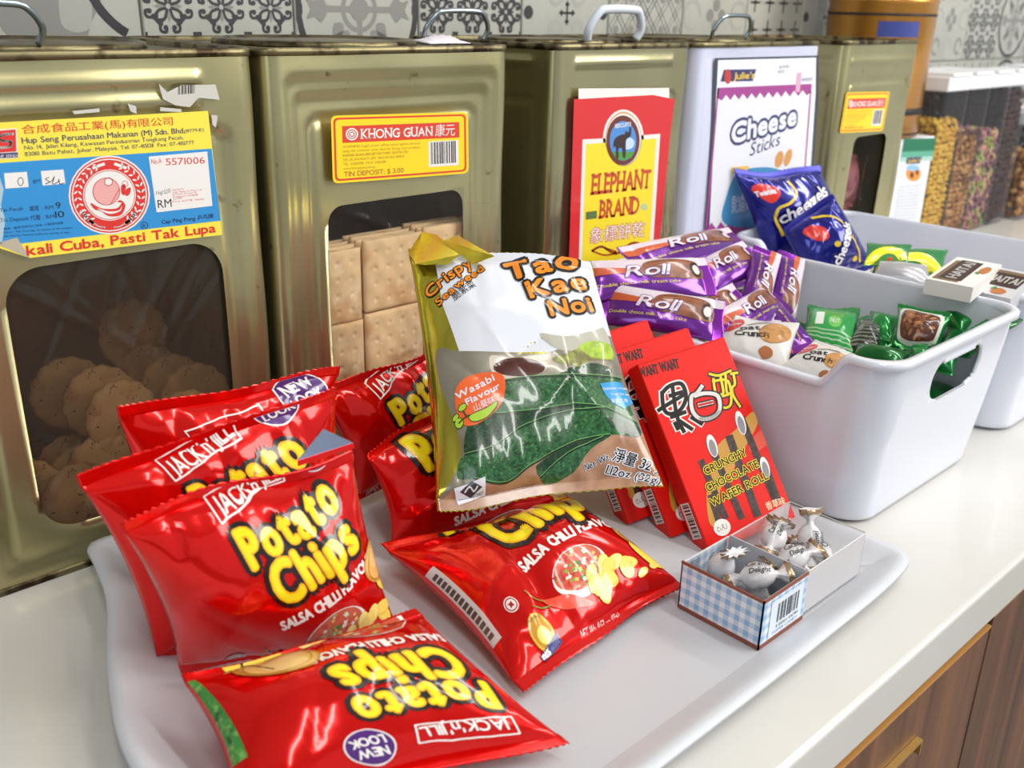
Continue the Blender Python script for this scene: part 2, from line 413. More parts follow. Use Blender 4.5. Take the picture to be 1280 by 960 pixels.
for k in range(8):
    d = tile_design(k); bm = bmesh.new(); g = TP / 2 - .0012
    box(bm, -g, g, -.004, .0, -g, g, .0012, seg=1)
    mats = [m_tile, m_tdk, m_tgr, m_tlg]
    for nm, gg in d.parts.items():
        vv = [bm.verts.new((max(-g + .001, min(g - .001, a)), -.0042 - l * .00008, max(-g + .001, min(g - .001, b)))) for a, b, l in gg['v']]
        for f, mi in zip(gg['f'], gg['m']):
            try: q = bm.faces.new([vv[i] for i in f])
            except ValueError: continue
            q.material_index = mats.index(gg['mats'][mi])
            q.normal_update()
            if q.normal.y > 0: q.normal_flip()
    me = bpy.data.meshes.new('tile'); bm.to_mesh(me); bm.free()
    for m in mats: me.materials.append(m)
    TM.append(me)
base_row = {-3: 4, -2: 5, -1: 7, 0: 1, 1: 0, 2: 2, 3: 3, 4: 4, 5: 5, 6: 6, 7: 3, 8: 2, 9: 6, 10: 5, 11: 1, 12: 0, 13: 4}
rnd = random.Random(5)
for r in range(-2, 5):
    for c in range(-6, 16):
        k = base_row.get(c, rnd.randrange(7)) if r == 0 else rnd.randrange(7)
        o = bpy.data.objects.new('tile', TM[k]); COL.objects.link(o); o.parent = wall
        o.location = (TX0 + TP * (c + .5), .304, TZ0 + TP * (r + .5))

# counter, cabinet
m_counter = mat('counter_laminate', '#d9d7d2', 0.22, coat=.25, var=('#d0cec9', 4, .4, .7))
bm = bmesh.new(); box(bm, -1.6, 4.2, -.447, .303, -.040, 0, .0035, seg=3)
tag(bmobj('counter_worktop', bm, None, m_counter), 'long white laminate counter top carrying the tins, tray and bins', 'counter')
def wood_mat():
    m = bpy.data.materials.new('walnut_laminate'); m.use_nodes = True; nt = m.node_tree; b = nt.nodes['Principled BSDF']
    tc = nt.nodes.new('ShaderNodeTexCoord'); mp = nt.nodes.new('ShaderNodeMapping'); mp.inputs['Scale'].default_value = (28, 28, 1.6)
    n = nt.nodes.new('ShaderNodeTexNoise'); n.inputs['Scale'].default_value = 1.6; n.inputs['Detail'].default_value = 8; n.inputs['Distortion'].default_value = .4
    r = nt.nodes.new('ShaderNodeValToRGB'); r.color_ramp.elements[0].position = .32; r.color_ramp.elements[0].color = lin('#4a2f21'); r.color_ramp.elements[1].position = .72; r.color_ramp.elements[1].color = lin('#85593e')
    nt.links.new(tc.outputs['Object'], mp.inputs[0]); nt.links.new(mp.outputs[0], n.inputs['Vector']); nt.links.new(n.outputs['Fac'], r.inputs[0]); nt.links.new(r.outputs[0], b.inputs['Base Color'])
    b.inputs['Roughness'].default_value = .42
    return m
m_wood = wood_mat(); m_edge = mat('edge_band_tan', '#c08a4a', .4); m_gold = mat('brass_trim', '#c9a25c', .3, .8)
cab = empty('base_cabinet', (0, -.43, -.9), 'walnut brown cabinet with tan edge banding under the white counter', 'cabinet')
bm = bmesh.new(); box(bm, -1.58, 4.18, -.425, .30, -.9, -.0405); o = bmobj('carcass', bm, cab, m_wood, off=(0, -.43, -.9))
xs = [-1.35, -.75, -.15, .30, .70, 1.28, 1.88, 2.5, 3.1, 3.7]
for i in range(len(xs) - 1):
    a, b = xs[i] + .0015, xs[i + 1] - .0015
    if i == 3:
        zz = [(-.90 + .1, -.46), (-.455, -.0495)]
    else: zz = [(-.8, -.0495 if i < 4 else -.0415)]
    for j, (z0, z1) in enumerate(zz):
        bm = bmesh.new(); box(bm, a, b, -.444, -.4255, z0, z1 - .002, .0006, seg=1)
        dr = bmobj('door' if len(zz) == 1 or j == 0 else 'drawer', bm, cab, m_wood, off=(0, -.43, -.9))
        bm = bmesh.new(); box(bm, a, b, -.4446, -.4262, z1 - .002, z1)
        bmobj('edge_band', bm, dr, m_edge, off=(0, -.43, -.9))
        if i >= 3 and j == len(zz) - 1:
            bm = bmesh.new(); xe = .592 if i == 3 else b - .05
            box(bm, xe - .14, xe, -.449, -.4442, -.0945, -.0925); box(bm, xe - .002, xe, -.449, -.4442, -.105, -.0945)
            bmobj('pull_trim', bm, dr, m_gold, off=(0, -.43, -.9))

# ------------------------------------------------------------------ holed grids (tin walls, bin walls)
def rrect_sdf(u, v, cu, cv, hu, hv, r):
    qx = abs(u - cu) - hu + r; qy = abs(v - cv) - hv + r
    return min(max(qx, qy), 0.0) + math.hypot(max(qx, 0), max(qy, 0)) - r
def holed_grid(us, vs_, sdf, pos, close_u=False):
    """us x vs grid; cells inside sdf<0 are dropped and their border snapped onto the outline; pos(u,v)->xyz"""
    nu, nv = len(us), len(vs_); UV = {}; D = {}
    for i, u in enumerate(us):
        for j, v in enumerate(vs_): UV[i, j] = (u, v); D[i, j] = sdf(u, v)
    for k, d in D.items():
        u, v = UV[k]; cu = us[1] - us[0] if k[0] == 0 else us[k[0]] - us[k[0] - 1]; cv = vs_[1] - vs_[0] if k[1] == 0 else vs_[k[1]] - vs_[k[1] - 1]
        if abs(d) < .62 * max(cu, cv):
            e = 1e-5; gu = (sdf(u + e, v) - sdf(u - e, v)) / (2 * e); gv = (sdf(u, v + e) - sdf(u, v - e)) / (2 * e); L = math.hypot(gu, gv) or 1
            UV[k] = (u - gu / L * d, v - gv / L * d)
    vid = {}; V = []; F = []
    def vi(k):
        kk = (0, k[1]) if close_u and k[0] == nu - 1 else k
        if kk not in vid: vid[kk] = len(V); V.append(pos(*UV[kk]))
        return vid[kk]
    for i in range(nu - 1):
        for j in range(nv - 1):
            ks = [(i, j), (i + 1, j), (i + 1, j + 1), (i, j + 1)]
            cu = sum(UV[k][0] for k in ks) / 4; cv = sum(UV[k][1] for k in ks) / 4
            if close_u and i == nu - 2: cu = (us[i] + us[i + 1]) / 2
            if sdf(cu, cv) < 0: continue
            F.append([vi(k) for k in ks])
    return V, F

# ------------------------------------------------------------------ tins
m_tin = mat('gold_lacquer_tin', '#bfb78a', 0.30, 0.86, bump=(60, .18, 3, .0006), var=[('#a89e70', 7, .4, .75), ('#6b5130', 46, .68, .76)], coat=.15)
m_tinp = mat('plain_tinplate', '#bdb68e', 0.24, 0.9, bump=(60, .15, 3, .0006), var=[('#a29a72', 6, .4, .75), ('#6b5130', 50, .7, .78)])
m_tinw = mat('white_lacquer_tin', '#d3d6ec', 0.3, 0.0, coat=.4, bump=(50, .1, 3, .0005))
m_rim = mat('worn_rim', '#7d7455', .38, .85, var=('#3a2c1c', 55, .48, .62))
m_wire = mat('handle_wire', '#9aa6ac', .25, .9); m_blackin = mat('tin_inside', '#28221d', .6, .3)
def tin(x0, x1, y0, depth, H, label, win=None, beads=None, mb=m_tin, rot=0.0, group=None, handle='wire', rows=96):
    W = x1 - x0; r = .011
    cx, cy = (x0 + x1) / 2, y0 + depth / 2
    root = empty('biscuit_tin', (cx, cy, 0), label, 'tin', group, rot)
    # perimeter: start at front-left going right, then right side, back, left
    seg = []
    def per(s):
        L1 = W - 2 * r; L2 = depth - 2 * r; q = math.pi * r / 2
        tot = 2 * (L1 + L2 + 2 * q); s = s % tot
        parts = [(L1, 'f'), (q, 'c0'), (L2, 'r'), (q, 'c1'), (L1, 'b'), (q, 'c2'), (L2, 'l'), (q, 'c3')]
        for L, n in parts:
            if s <= L: break
            s -= L
        t = s / L
        hw, hd = W / 2, depth / 2
        if n == 'f': return (-hw + r + s, -hd, 0, -1, 'f', s - L1 / 2)
        if n == 'r': return (hw, -hd + r + s, 1, 0, 'r', s - L2 / 2)
        if n == 'b': return (hw - r - s, hd, 0, 1, 'b', s - L1 / 2)
        if n == 'l': return (-hw, hd - r - s, -1, 0, 'l', s - L2 / 2)
        c = {'c0': (hw - r, -hd + r, -90), 'c1': (hw - r, hd - r, 0), 'c2': (-hw + r, hd - r, 90), 'c3': (-hw + r, -hd + r, 180)}[n]
        a = math.radians(c[2] + 90 * t)
        return (c[0] + r * math.cos(a), c[1] + r * math.sin(a), math.cos(a), math.sin(a), n, 0)
    L1 = W - 2 * r; L2 = depth - 2 * r; q = math.pi * r / 2; tot = 2 * (L1 + L2 + 2 * q)
    us = list(np.linspace(0, L1, 78)) + list(L1 + q * np.array([.25, .5, .75, 1]))
    us += list(L1 + q + np.linspace(0, L2, 40)[1:]) + list(L1 + q + L2 + q * np.array([.25, .5, .75, 1]))
    us += list(L1 + 2 * q + L2 + np.linspace(0, L1, 16)[1:]) + list(2 * L1 + 2 * q + L2 + q * np.array([.25, .5, .75, 1]))
    us += list(2 * L1 + 3 * q + L2 + np.linspace(0, L2, 40)[1:]) + list(2 * L1 + 3 * q + 2 * L2 + q * np.array([.25, .5, .75, 1]))
    vs_ = list(np.linspace(.004, H - .004, rows))
    def emb(face, a, z):
        """embossed beads: a = offset from panel centre, z = height"""
        h = 0.0
        hw = (W if face in 'fb' else depth) / 2
        for (kind, *p) in (beads or DEFB):
            if kind == 'line':
                zc, hl, wd, am = p
                d = math.hypot(max(abs(a) - (hw - hl), 0), z - zc); h += am * math.exp(-(d / wd) ** 2)
            else:
                ins, zt, zb, wd, am = p
                d = rrect_sdf(a, z, 0, (zt + zb) / 2, hw - ins, (zt - zb) / 2, .008)
                if kind == 'rect': h += am * math.exp(-(d / wd) ** 2)
                else: h += am / (1 + math.exp(-d / wd * 2.5)) - am
        return h
    def pos(u, v):
        X, Y, nx, ny, f, a = per(u)
        h = emb(f, a, v) if len(f) == 1 else (emb(f, 99, v) if False else 0)
        dent = .0006 * math.sin(v * 37 + X * 19) + .0004 * math.sin(u * 61 + v * 23)
        h += dent
        return (X + nx * h, Y + ny * h, v)
    if win:
        wc, wh, zc, zh, wr = win     # centre (x from tin centre), half width, centre z, half height, radius
        sd = lambda u, v: rrect_sdf(u, v, wc + L1 / 2, zc, wh, zh, wr) if u < L1 + .01 else 1.0
    else: sd = lambda u, v: 1.0
    V, Fc = holed_grid(us, vs_, sd, pos, True)
    pyobj('tin_body', V, Fc, root, mb, True)
    # base, rim seam, top panel
    def loop(ins, z, rr=r):
        out = []; hw, hd = W / 2 - ins, depth / 2 - ins; rr = max(rr - ins, .002)
        for cx_, cy_, a0 in ((hw - rr, -hd + rr, -90), (hw - rr, hd - rr, 0), (-hw + rr, hd - rr, 90), (-hw + rr, -hd + rr, 180)):
            for k in range(6): a = math.radians(a0 + 90 * k / 5); out.append((cx_ + rr * math.cos(a), cy_ + rr * math.sin(a), z))
        return out
    for z0_, z1_, nm in ((H - .006, H, 'top_seam'), (0.0, .005, 'bottom_seam')):
        bm = bmesh.new(); prof = [(.001, z0_), (-.0016, z0_ + .0008), (-.0016, z1_ - .0008), (0, z1_), (.0025, z1_), (.004, z1_ - .001), (.004, z1_ - .004 if nm == 'top_seam' else z0_ + .001)]
        if nm == 'bottom_seam': prof = [(.004, .002), (.002, 0), (-.0010, 0), (-.0016, .001), (-.0016, .004), (.001, .005)]
        rr_ = [[bm.verts.new(p) for p in loop(a, b)] for a, b in prof]; n = len(rr_[0])
        for A, B in zip(rr_, rr_[1:]):
            for k in range(n): bm.faces.new((A[k], A[(k + 1) % n], B[(k + 1) % n], B[k])).smooth = True
        bm.faces.new(rr_[-1] if nm == 'top_seam' else rr_[0][::-1])
        bmobj(nm, bm, root, m_rim)
    if handle:
        bm = bmesh.new(); R_ = min(W, depth) * .36
        rg = lathe(bm, [(R_, H - .004), (R_ + .002, H - .003), (R_ + .001, H + .001), (R_ - .003, H + .002), (R_ - .006, H), (R_ * .5, H)], 48)
        bm.faces.new(rg[-1]); bmobj('lid', bm, root, m_rim)
        if handle in ('wire', 'white'):
            bm = bmesh.new(); R2, hh = (.032, .026) if handle == 'wire' else (.036, .03)
            hx = handle_dx.get(label, 0.0)
            pts = [(hx - R2 * 1.0, 0, H + .002), (hx - R2 * 1.08, -.004, H + .012), (hx - R2 * .82, -.008, H + hh - .003), (hx - R2 * .5, -.009, H + hh), (hx + R2 * .5, -.009, H + hh), (hx + R2 * .82, -.008, H + hh - .003), (hx + R2 * 1.08, -.004, H + .012), (hx + R2, 0, H + .002)]
            # smooth it
            P = [np.array(p) for p in pts]; out = []
            for i in range(len(P) - 1):
                a, b, c, d = P[max(i - 1, 0)], P[i], P[i + 1], P[min(i + 2, len(P) - 1)]
                for j in range(4): t = j / 4; out.append(.5 * ((2 * b) + (c - a) * t + (2 * a - 5 * b + 4 * c - d) * t * t + (3 * b - a - 3 * c + d) * t ** 3))
            out.append(P[-1]); out = [o_ + np.array([0, -depth / 2 + .034, 0]) for o_ in out]; tube(bm, out, .0022 if handle == 'wire' else .0042, 10)
            bmobj('handle', bm, root, m_wire if handle == 'wire' else mat('handle_plastic', '#d5dce6', .4))
    return root, (cx, cy)
handle_dx = {}
DEFB = [('line', .327, .024, .0025, .0022), ('line', .310, .022, .0022, .0018), ('rect', .030, .292, .03, .0022, -.0018)]
B1 = [('line', .331, .045, .0028, .003), ('line', .318, .045, .0028, .0028), ('step', .022, .296, .012, .002, .0018), ('rect', .030, .296, .020, .0022, -.0016)]
B2 = [('step', .016, .329, .012, .0022, .0022), ('step', .024, .316, .014, .0025, .0024), ('rect', .036, .298, .028, .0022, -.0020)]
B3 = [('line', .333, .030, .0022, .0026), ('rect', .022, .30, .04, .002, -.0014)]
L1n = 'dented gold tin at far left with a blue and yellow price label'
L2n = 'gold tin with a small yellow label and square crackers behind its window'
L3n = 'gold tin with a red and yellow elephant label beside the white tin'
L4n = 'white lacquered tin with a pink bordered cheese stick label'
L5n = 'gold tin right of the white tin with pink packets in its window'
handle_dx.update({L1n: -.045, L2n: .085, L3n: .015, L4n: -.022})
t1, c1 = tin(.123, .359, 0, .236, .35, L1n, win=(.0075, .0742, .1275, .0925, .024), beads=B1)
t2, c2 = tin(.367, .603, 0, .236, .35, L2n, win=(.0, .0695, .148, .084, .014), beads=B2)
t3, c3 = tin(.662, .864, 0.004, .215, .35, L3n, beads=B3, mb=m_tinp, handle='white')
t4, c4 = tin(.872, 1.112, 0.0, .236, .35, L4n, beads=[('rect', .012, .335, .015, .002, -.001)], mb=m_tinw)
t5, c5 = tin(1.172, 1.368, 0.0, .2, .35, L5n, win=(-.002, .045, .138, .092, .012), beads=[('rect', .02, .30, .02, .0022, -.0022), ('line', .325, .02, .003, .002)], handle=None)
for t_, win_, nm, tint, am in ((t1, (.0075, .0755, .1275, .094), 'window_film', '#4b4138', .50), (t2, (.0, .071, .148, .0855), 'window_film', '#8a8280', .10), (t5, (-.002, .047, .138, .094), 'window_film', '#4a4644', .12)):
    wc, wh, zc, zh = win_
    V, Fc = [], []; n, m_ = 60, 72; rnd = random.Random(int(wh * 1e4)); cr = []
    for _ in range(16):
        a = rnd.uniform(0, math.pi); cr.append((math.cos(a), math.sin(a), rnd.uniform(-.8, .8), rnd.uniform(.012, .04), rnd.choice((-1, 1)) * rnd.uniform(.5, 1.3)))
    dep = -(.236 if t_ != t5 else .2) / 2
    for j in range(m_ + 1):
        for i in range(n + 1):
            a = 2 * i / n - 1; b = 2 * j / m_ - 1; h = 0
            for (ca, sa, o_, wd, am_) in cr:
                h += am_ * math.exp(-abs(a * ca + b * sa - o_) / wd)
            h += .6 * math.sin(3 * a + 2 * b) * math.cos(2.3 * b - a)
            edge = min(1, (1 - max(abs(a), abs(b))) * 6)
            V.append((wc + a * wh, dep + .0045 + .0022 * h * edge, zc + b * zh))
    for j in range(m_):
        for i in range(n): k = j * (n + 1) + i; Fc.append((k, k + 1, k + n + 2, k + n + 1))
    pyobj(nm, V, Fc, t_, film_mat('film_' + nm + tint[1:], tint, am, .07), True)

# --- labels on the tins, lettered from crops of the photo
def front(zf, yy): return lambda x, y: (lambda p: (p[0], p[2]))(at(*zf(x, y), y=yy))
def put(des, root, yoff, lay=.00006):
    cxy = root.location
    des.build(planemap((0, yoff, 0), (1, 0, 0), (0, 0, 1), (0, -1, 0)), root, off=(cxy[0], cxy[1], 0), base=0.0, lay=lay)
YEL, BLU, RED, WHT, BLK = paper('#f2e04a'), paper('#2f8fd0'), paper('#d8312a'), paper('#e9e6e2'), paper('#201d22')
D1 = Design(); D1.conv = front(Z(0, 130, 4.414), -.004); D1.part('label')
D1.poly([(-180, 112), (1148, 38), (1226, 722), (165, 850), (-20, 790), (-170, 770)], YEL, 1)
D1.poly([(-180, 338), (1168, 246), (1218, 644), (100, 772), (20, 776), (-170, 770)], BLU, 2)
D1.poly([(60, 745), (95, 738), (165, 850), (20, 790), (-30, 775)], paper('#b7ad9a'), 3)
D1.poly([(-180, 345), (-10, 380), (20, 470), (5, 560), (30, 640), (10, 770), (-180, 775)], paper('#a9c3d2'), 3)
D1.part('label_print')
D1.text('合成食品工業(馬)有限公司', (122, 168), (955, 118), 46, RED, 4) if False else None
def zt(D, s, p0, p1, h, m, layer=4, **k):
    """text with cap height given in crop pixels"""
    a = np.array(D.conv(*p0)); b = np.array(D.conv(*p1)); L = np.linalg.norm(b - a); lp = math.hypot(p1[0] - p0[0], p1[1] - p0[1])
    q = np.array(D.conv(p0[0], p0[1] - h)); D.text(s, p0, p1, np.linalg.norm(q - a), m, layer, **k)
zt(D1, '合成食品工業(馬)有限公司', (122, 162), (955, 112), 40, RED)
zt(D1, 'Hup Seng Perusahaan Makanan (M) Sdn. Bhd.', (122, 218), (1020, 160), 34, paper('#3a3466'), off=.012)
zt(D1, '(19779-K)', (1018, 160), (1125, 150), 20, paper('#3a3466'))
zt(D1, 'No. 14, Jalan Kilang, Kawasan Perindustrian Tongkang Pecah,', (135, 252), (1012, 194), 24, paper('#3a3466'))
zt(D1, '83010 Batu Pahat, Johor, Malaysia. Tel: 07-4151211  Fax: 07-4151777', (138, 288), (1072, 222), 24, paper('#3a3466'))
D1.poly([(-40, 142), (92, 134), (100, 298), (-30, 306)], WHT, 4); D1.poly([(-34, 150), (86, 140), (90, 262), (-26, 270)], RED, 5); D1.poly([(-30, 274), (98, 266), (99, 294), (-28, 300)], paper('#3a3466'), 5)
D1.curve([(70, 165), (20, 168), (-10, 190), (20, 205), (60, 208), (50, 235), (-10, 242)], 14, WHT, 6)
zt(D1, 'HUP SENG', (-26, 296), (94, 290), 14, WHT, 6)
c = (603, 502)
for rr, mm, l in ((228, WHT, 4), (219, RED, 5), (211, WHT, 6), (204, RED, 7), (148, WHT, 8), (143, RED, 9), (139, WHT, 10)): D1.disc(c, rr * .985, mm, l, ry=rr * .955)
for a in range(-70, 250, 12):
    if 60 < a < 120: continue
    q = math.radians(a); 
    for dr in (-12, 12): D1.disc((c[0] + (175 + dr) * math.cos(q + .04), c[1] + (170 + dr) * math.sin(q + .04)), 13, WHT, 8, ry=5, rot=q + (.8 if dr > 0 else -.8) + math.pi / 2, n=8)
D1.disc((585, 482), 74, paper('#e8a9a4'), 11, ry=70); D1.arc((585, 482), 74, 0, 360, 4, RED, 12, 30); D1.disc((597, 428), 22, WHT, 12); D1.arc((597, 428), 22, 0, 360, 4, RED, 13, 16)
D1.line([(610, 552), (655, 470)], 4, RED, 12)
D1.smooth([(498, 545), (560, 575), (640, 575), (668, 545), (645, 540), (665, 530), (690, 560), (665, 612), (600, 618), (555, 590), (520, 580)], RED, 12)
D1.smooth([(535, 575), (600, 592), (655, 585), (670, 560), (660, 590), (600, 605)], WHT, 13)
D1.smooth([(668, 450), (690, 445), (688, 500), (668, 490)], RED, 12); D1.smooth([(695, 470), (720, 462), (712, 498), (692, 505)], RED, 12)
D1.disc((688, 440), 16, WHT, 11); D1.arc((688, 440), 16, 0, 360, 3, RED, 12)
for sx in (1, -1):
    D1.curve([(c[0] + sx * 90, c[1] + 150), (c[0] + sx * 60, c[1] + 172), (c[0] + sx * 25, c[1] + 178)], 7, WHT, 8)
    D1.curve([(c[0] + sx * 150, c[1] + 90), (c[0] + sx * 110, c[1] + 140), (c[0] + sx * 88, c[1] + 155)], 16, WHT, 8); D1.line([(c[0] + sx * 90, c[1] - 150), (c[0] + sx * 30, c[1] - 172)], 16, WHT, 8)
D1.arc((796, 670), 19, 0, 360, 3, BLK, 4, 20); zt(D1, 'R', (788, 682), (804, 681), 20, BLK, 4)
D1.poly([(820, 290), (1143, 262), (1172, 562), (864, 598)], WHT, 4)
zt(D1, 'No.A', (836, 332), (893, 327), 30, RED, 5); zt(D1, '5571006', (915, 338), (1130, 328), 40, RED, 5)
zt(D1, '1 kg/公斤', (862, 500), (944, 490), 22, BLK, 5); zt(D1, 'RM', (872, 575), (948, 567), 48, BLK, 5)
for i in range(6): zt(D1, ['Imported by', 'Hup Seng Co Pte Ltd', '8 Food Street 01', 'Singapore 120008', 'Tel 7750', 'Fax 6778 4345'][i], (953, 478 + i * 13), (953 + [60, 158, 130, 140, 50, 172][i], 471 + i * 13 - [0, 8, 6, 6, 0, 8][i]), 9, RED, 5)
zt(D1, 'Cap Ping Pong 乒乓牌', (892, 662), (1178, 628), 22, paper('#16305e'), 4, off=.015)
D1.poly([(22, 382), (148, 374), (158, 458), (30, 467)], WHT, 4); D1.poly([(225, 370), (350, 361), (361, 440), (235, 450)], WHT, 4)
D1.arc((113, 428), 15, 0, 360, 4, BLK, 5, 16, ry=22); D1.curve([(270, 405), (250, 415), (275, 430), (250, 440), (285, 425), (300, 400), (290, 440), (320, 430), (325, 415), (330, 440), (355, 435)], 4, BLK, 5); zt(D1, 'gm', (182, 432), (222, 429), 22, paper('#16305e'), 4)
DB = paper('#16305e')
zt(D1, 'Tin Pecah', (0, 597), (128, 586), 22, DB); zt(D1, '錐錢', (165, 590), (215, 586), 24, DB); zt(D1, ': RM', (232, 584), (295, 579), 22, DB); zt(D1, '9', (308, 578), (336, 576), 38, BLK, 4)
zt(D1, 'Tin Deposit', (0, 652), (160, 640), 22, DB); zt(D1, '代廢', (168, 640), (225, 636), 24, DB); zt(D1, ': RM', (236, 634), (300, 629), 22, DB); zt(D1, '10', (306, 628), (356, 624), 38, BLK, 4)
for i in range(3): zt(D1, ['敬告 : 顧客您所付之按金 十個月內退還', 'Notice : This Tin is only for biscuits of this company', 'and must be returned within ten months of date'][i], (20, 695 + i * 19), ([350, 400, 385][i], 660 + i * 26), 11, DB)
zt(D1, 'kali Cuba, Pasti Tak Lupa', (150, 836), (1190, 706), 56, RED, 4, off=.035)
put(D1, t1, -.0038)
# scraps of torn paper on tin 1
D1b = Design(); D1b.conv = front(Z(0, 0, 2.8225), -.003); D1b.part('paper_residue')
for pts in ([(560, 295), (590, 325), (640, 300), (760, 298), (775, 352), (700, 345), (670, 378), (620, 372), (575, 350)], [(450, 365), (480, 375), (482, 402), (460, 392)], [(255, 392), (350, 382), (352, 395), (262, 403)], [(565, 378), (640, 385), (640, 396), (565, 392)], [(745, 405), (768, 408), (762, 450), (750, 440)]):
    D1b.poly(pts, paper('#c9c6bd'), 1)
D1b.bars((628, 334), (690, 329), (0, -32), paper('#3a3632'), 2, n=12)
put(D1b, t1, -.0030)
# tin 2 label
def rr(pts, r, n=5):
    """rounded quad in crop pixels"""
    out = []; P = [np.array(p, float) for p in pts]; N = len(P)
    for i in range(N):
        a, b, c_ = P[i - 1], P[i], P[(i + 1) % N]; d1 = (a - b) / np.linalg.norm(a - b); d2 = (c_ - b) / np.linalg.norm(c_ - b)
        for k in range(n + 1):
            t = k / n; p = (1 - t) ** 2 * (b + d1 * r) + 2 * t * (1 - t) * b + t * t * (b + d2 * r); out.append(tuple(p))
    return out
KY, KR = ink('#f4d619', .3), ink('#d9402a', .3)
def guan(D, A, fine=True):
    """A maps label coordinates 0..480 x 0..240 to crop pixels"""
    q = lambda pts: [A(*p) for p in pts]
    D.poly([A(*p) for p in rr([(0, 0), (484, 0), (484, 240), (0, 240)], 22)], KY, 1)
    D.poly([A(*p) for p in rr([(8, 8), (476, 8), (476, 232), (8, 232)], 18)], KR, 2)
    D.poly([A(*p) for p in rr([(15, 15), (469, 15), (469, 225), (15, 225)], 14)], KY, 3)
    D.poly(q([(38, 38), (452, 38), (452, 98), (38, 98)]), KR, 4)
    zt(D, 'KHONG GUAN', A(104, 86), A(356, 86), 34, WHT, 5, off=.02, serif=True)
    zt(D, '康元', A(366, 86), A(436, 86), 34, WHT, 5, off=.01)
    D.disc(A(72, 68), 22, WHT, 5); D.arc(A(72, 68), 15, 0, 360, 3, KR, 6, 20); D.arc(A(72, 68), 8, 0, 360, 3, KR, 6, 14)
    O = ink('#b8661e', .3)
    L_ = ['WARNING: Legal action will be taken against persons', 'using this container other than for Khong Guan products', 'KHONG GUAN BISCUIT FACTORY (S) PTE LTD', '338 JALAN BUKIT LIBY SINGAPORE 619005', 'TEL: 62615588  FAX: 62662115', 'www.khongguan.com.sg']
    for i, t in enumerate(L_): zt(D, t, A(38, 116 + i * 15.5), A([312, 312, 268, 255, 190, 150][i], 116 + i * 15.5), 9, O, 4, off=.02 if i == 2 else 0)
    zt(D, 'TIN DEPOSIT: $ 3.00', A(40, 218), A(252, 218), 18, O, 4, off=.02)
    D.poly(q([(342, 108), (448, 108), (448, 205), (342, 205)]), WHT, 4)
    a = np.array(A(350, 195)); D.bars(a, A(440, 195), np.array(A(350, 112)) - a, BLK, 5, n=18)
D2 = Design(); D2.conv = front(Z(300, 0, 2.8222), -.0025); D2.part('label')
def A2(x, y): return (320 + x + y * .055, 408 + y - x * (14 / 484) + y * x * 0 / 484 - x / 484 * 0) if False else (320 + x * (484 + (-.02) * y) / 484 + y * .03, 408 - x * 13 / 484 + y * (1 - .10 * x / 484))
guan(D2, A2); put(D2, t2, -.0026)
# tin 3: elephant sheet
D3 = Design(); D3.conv = front(Z(600, 0, 2.8222), -.001); D3.part('label')
RE, YE = ink('#d8292c', .35), ink('#f5dc2a', .35)
D3.poly([(348, 312), (668, 310), (668, 350), (348, 350)], WHT, 1)
D3.poly([(332, 350), (610, 335), (688, 350), (672, 470), (640, 800), (610, 1040), (306, 1090), (316, 860)], RE, 2)
D3.poly([(362, 492), (438, 488), (636, 472), (602, 1000), (346, 1010)], WHT, 3); D3.disc((506, 490), 72, WHT, 3, ry=104)
D3.poly([(374, 508), (448, 503), (622, 488), (590, 1000), (356, 1010)], YE, 4); D3.disc((506, 490), 64, ink('#d9a06a', .35), 4, ry=96); D3.disc((506, 492), 62, WHT, 5, ry=92)
D3.disc((504, 495), 59, ink('#6e2f22', .35), 6, ry=88); D3.disc((504, 497), 47, ink('#4f8fd6', .35), 7, ry=70)
D3.poly([(465, 535), (545, 535), (532, 556), (505, 567), (478, 557)], ink('#4e9a3c', .35), 8)
D3.disc((520, 505), 24, ink('#c7dcee', .35), 8, ry=22)
EB = ink('#3b2320', .35)
D3.smooth([(472, 495), (490, 478), (510, 472), (512, 462), (524, 466), (527, 448), (533, 452), (530, 480), (520, 488), (514, 500), (512, 553), (503, 553), (500, 525), (488, 525), (488, 556), (479, 556), (478, 520), (470, 520), (468, 540)], EB, 9)
zt(D3, 'BISCUITS', (476, 452), (532, 444), 15, WHT, 8, off=.02)
OR = ink('#c8502a', .35)
zt(D3, 'ELEPHANT', (392, 686), (598, 662), 70, OR, 6, off=.03, serif=True)
zt(D3, 'BRAND', (420, 770), (558, 752), 62, OR, 6, off=.03, serif=True)
zt(D3, '象標餅乾', (386, 856), (578, 828), 44, WHT, 6, off=.01, outl=[(.05, ink('#c9564a', .35))])
D3.curve([(395, 885), (430, 870), (480, 895), (530, 860), (560, 858)], 8, OR, 6); D3.curve([(395, 885), (440, 900), (480, 890), (440, 875)], 6, OR, 6); D3.curve([(500, 885), (540, 880), (560, 862)], 6, OR, 6)
D3.disc((578, 730), 12, ink('#b9c7a0', .35), 6); D3.poly([(373, 748), (412, 743), (412, 770), (373, 775)], ink('#5f7340', .35), 6)
put(D3, t3, -.0008)
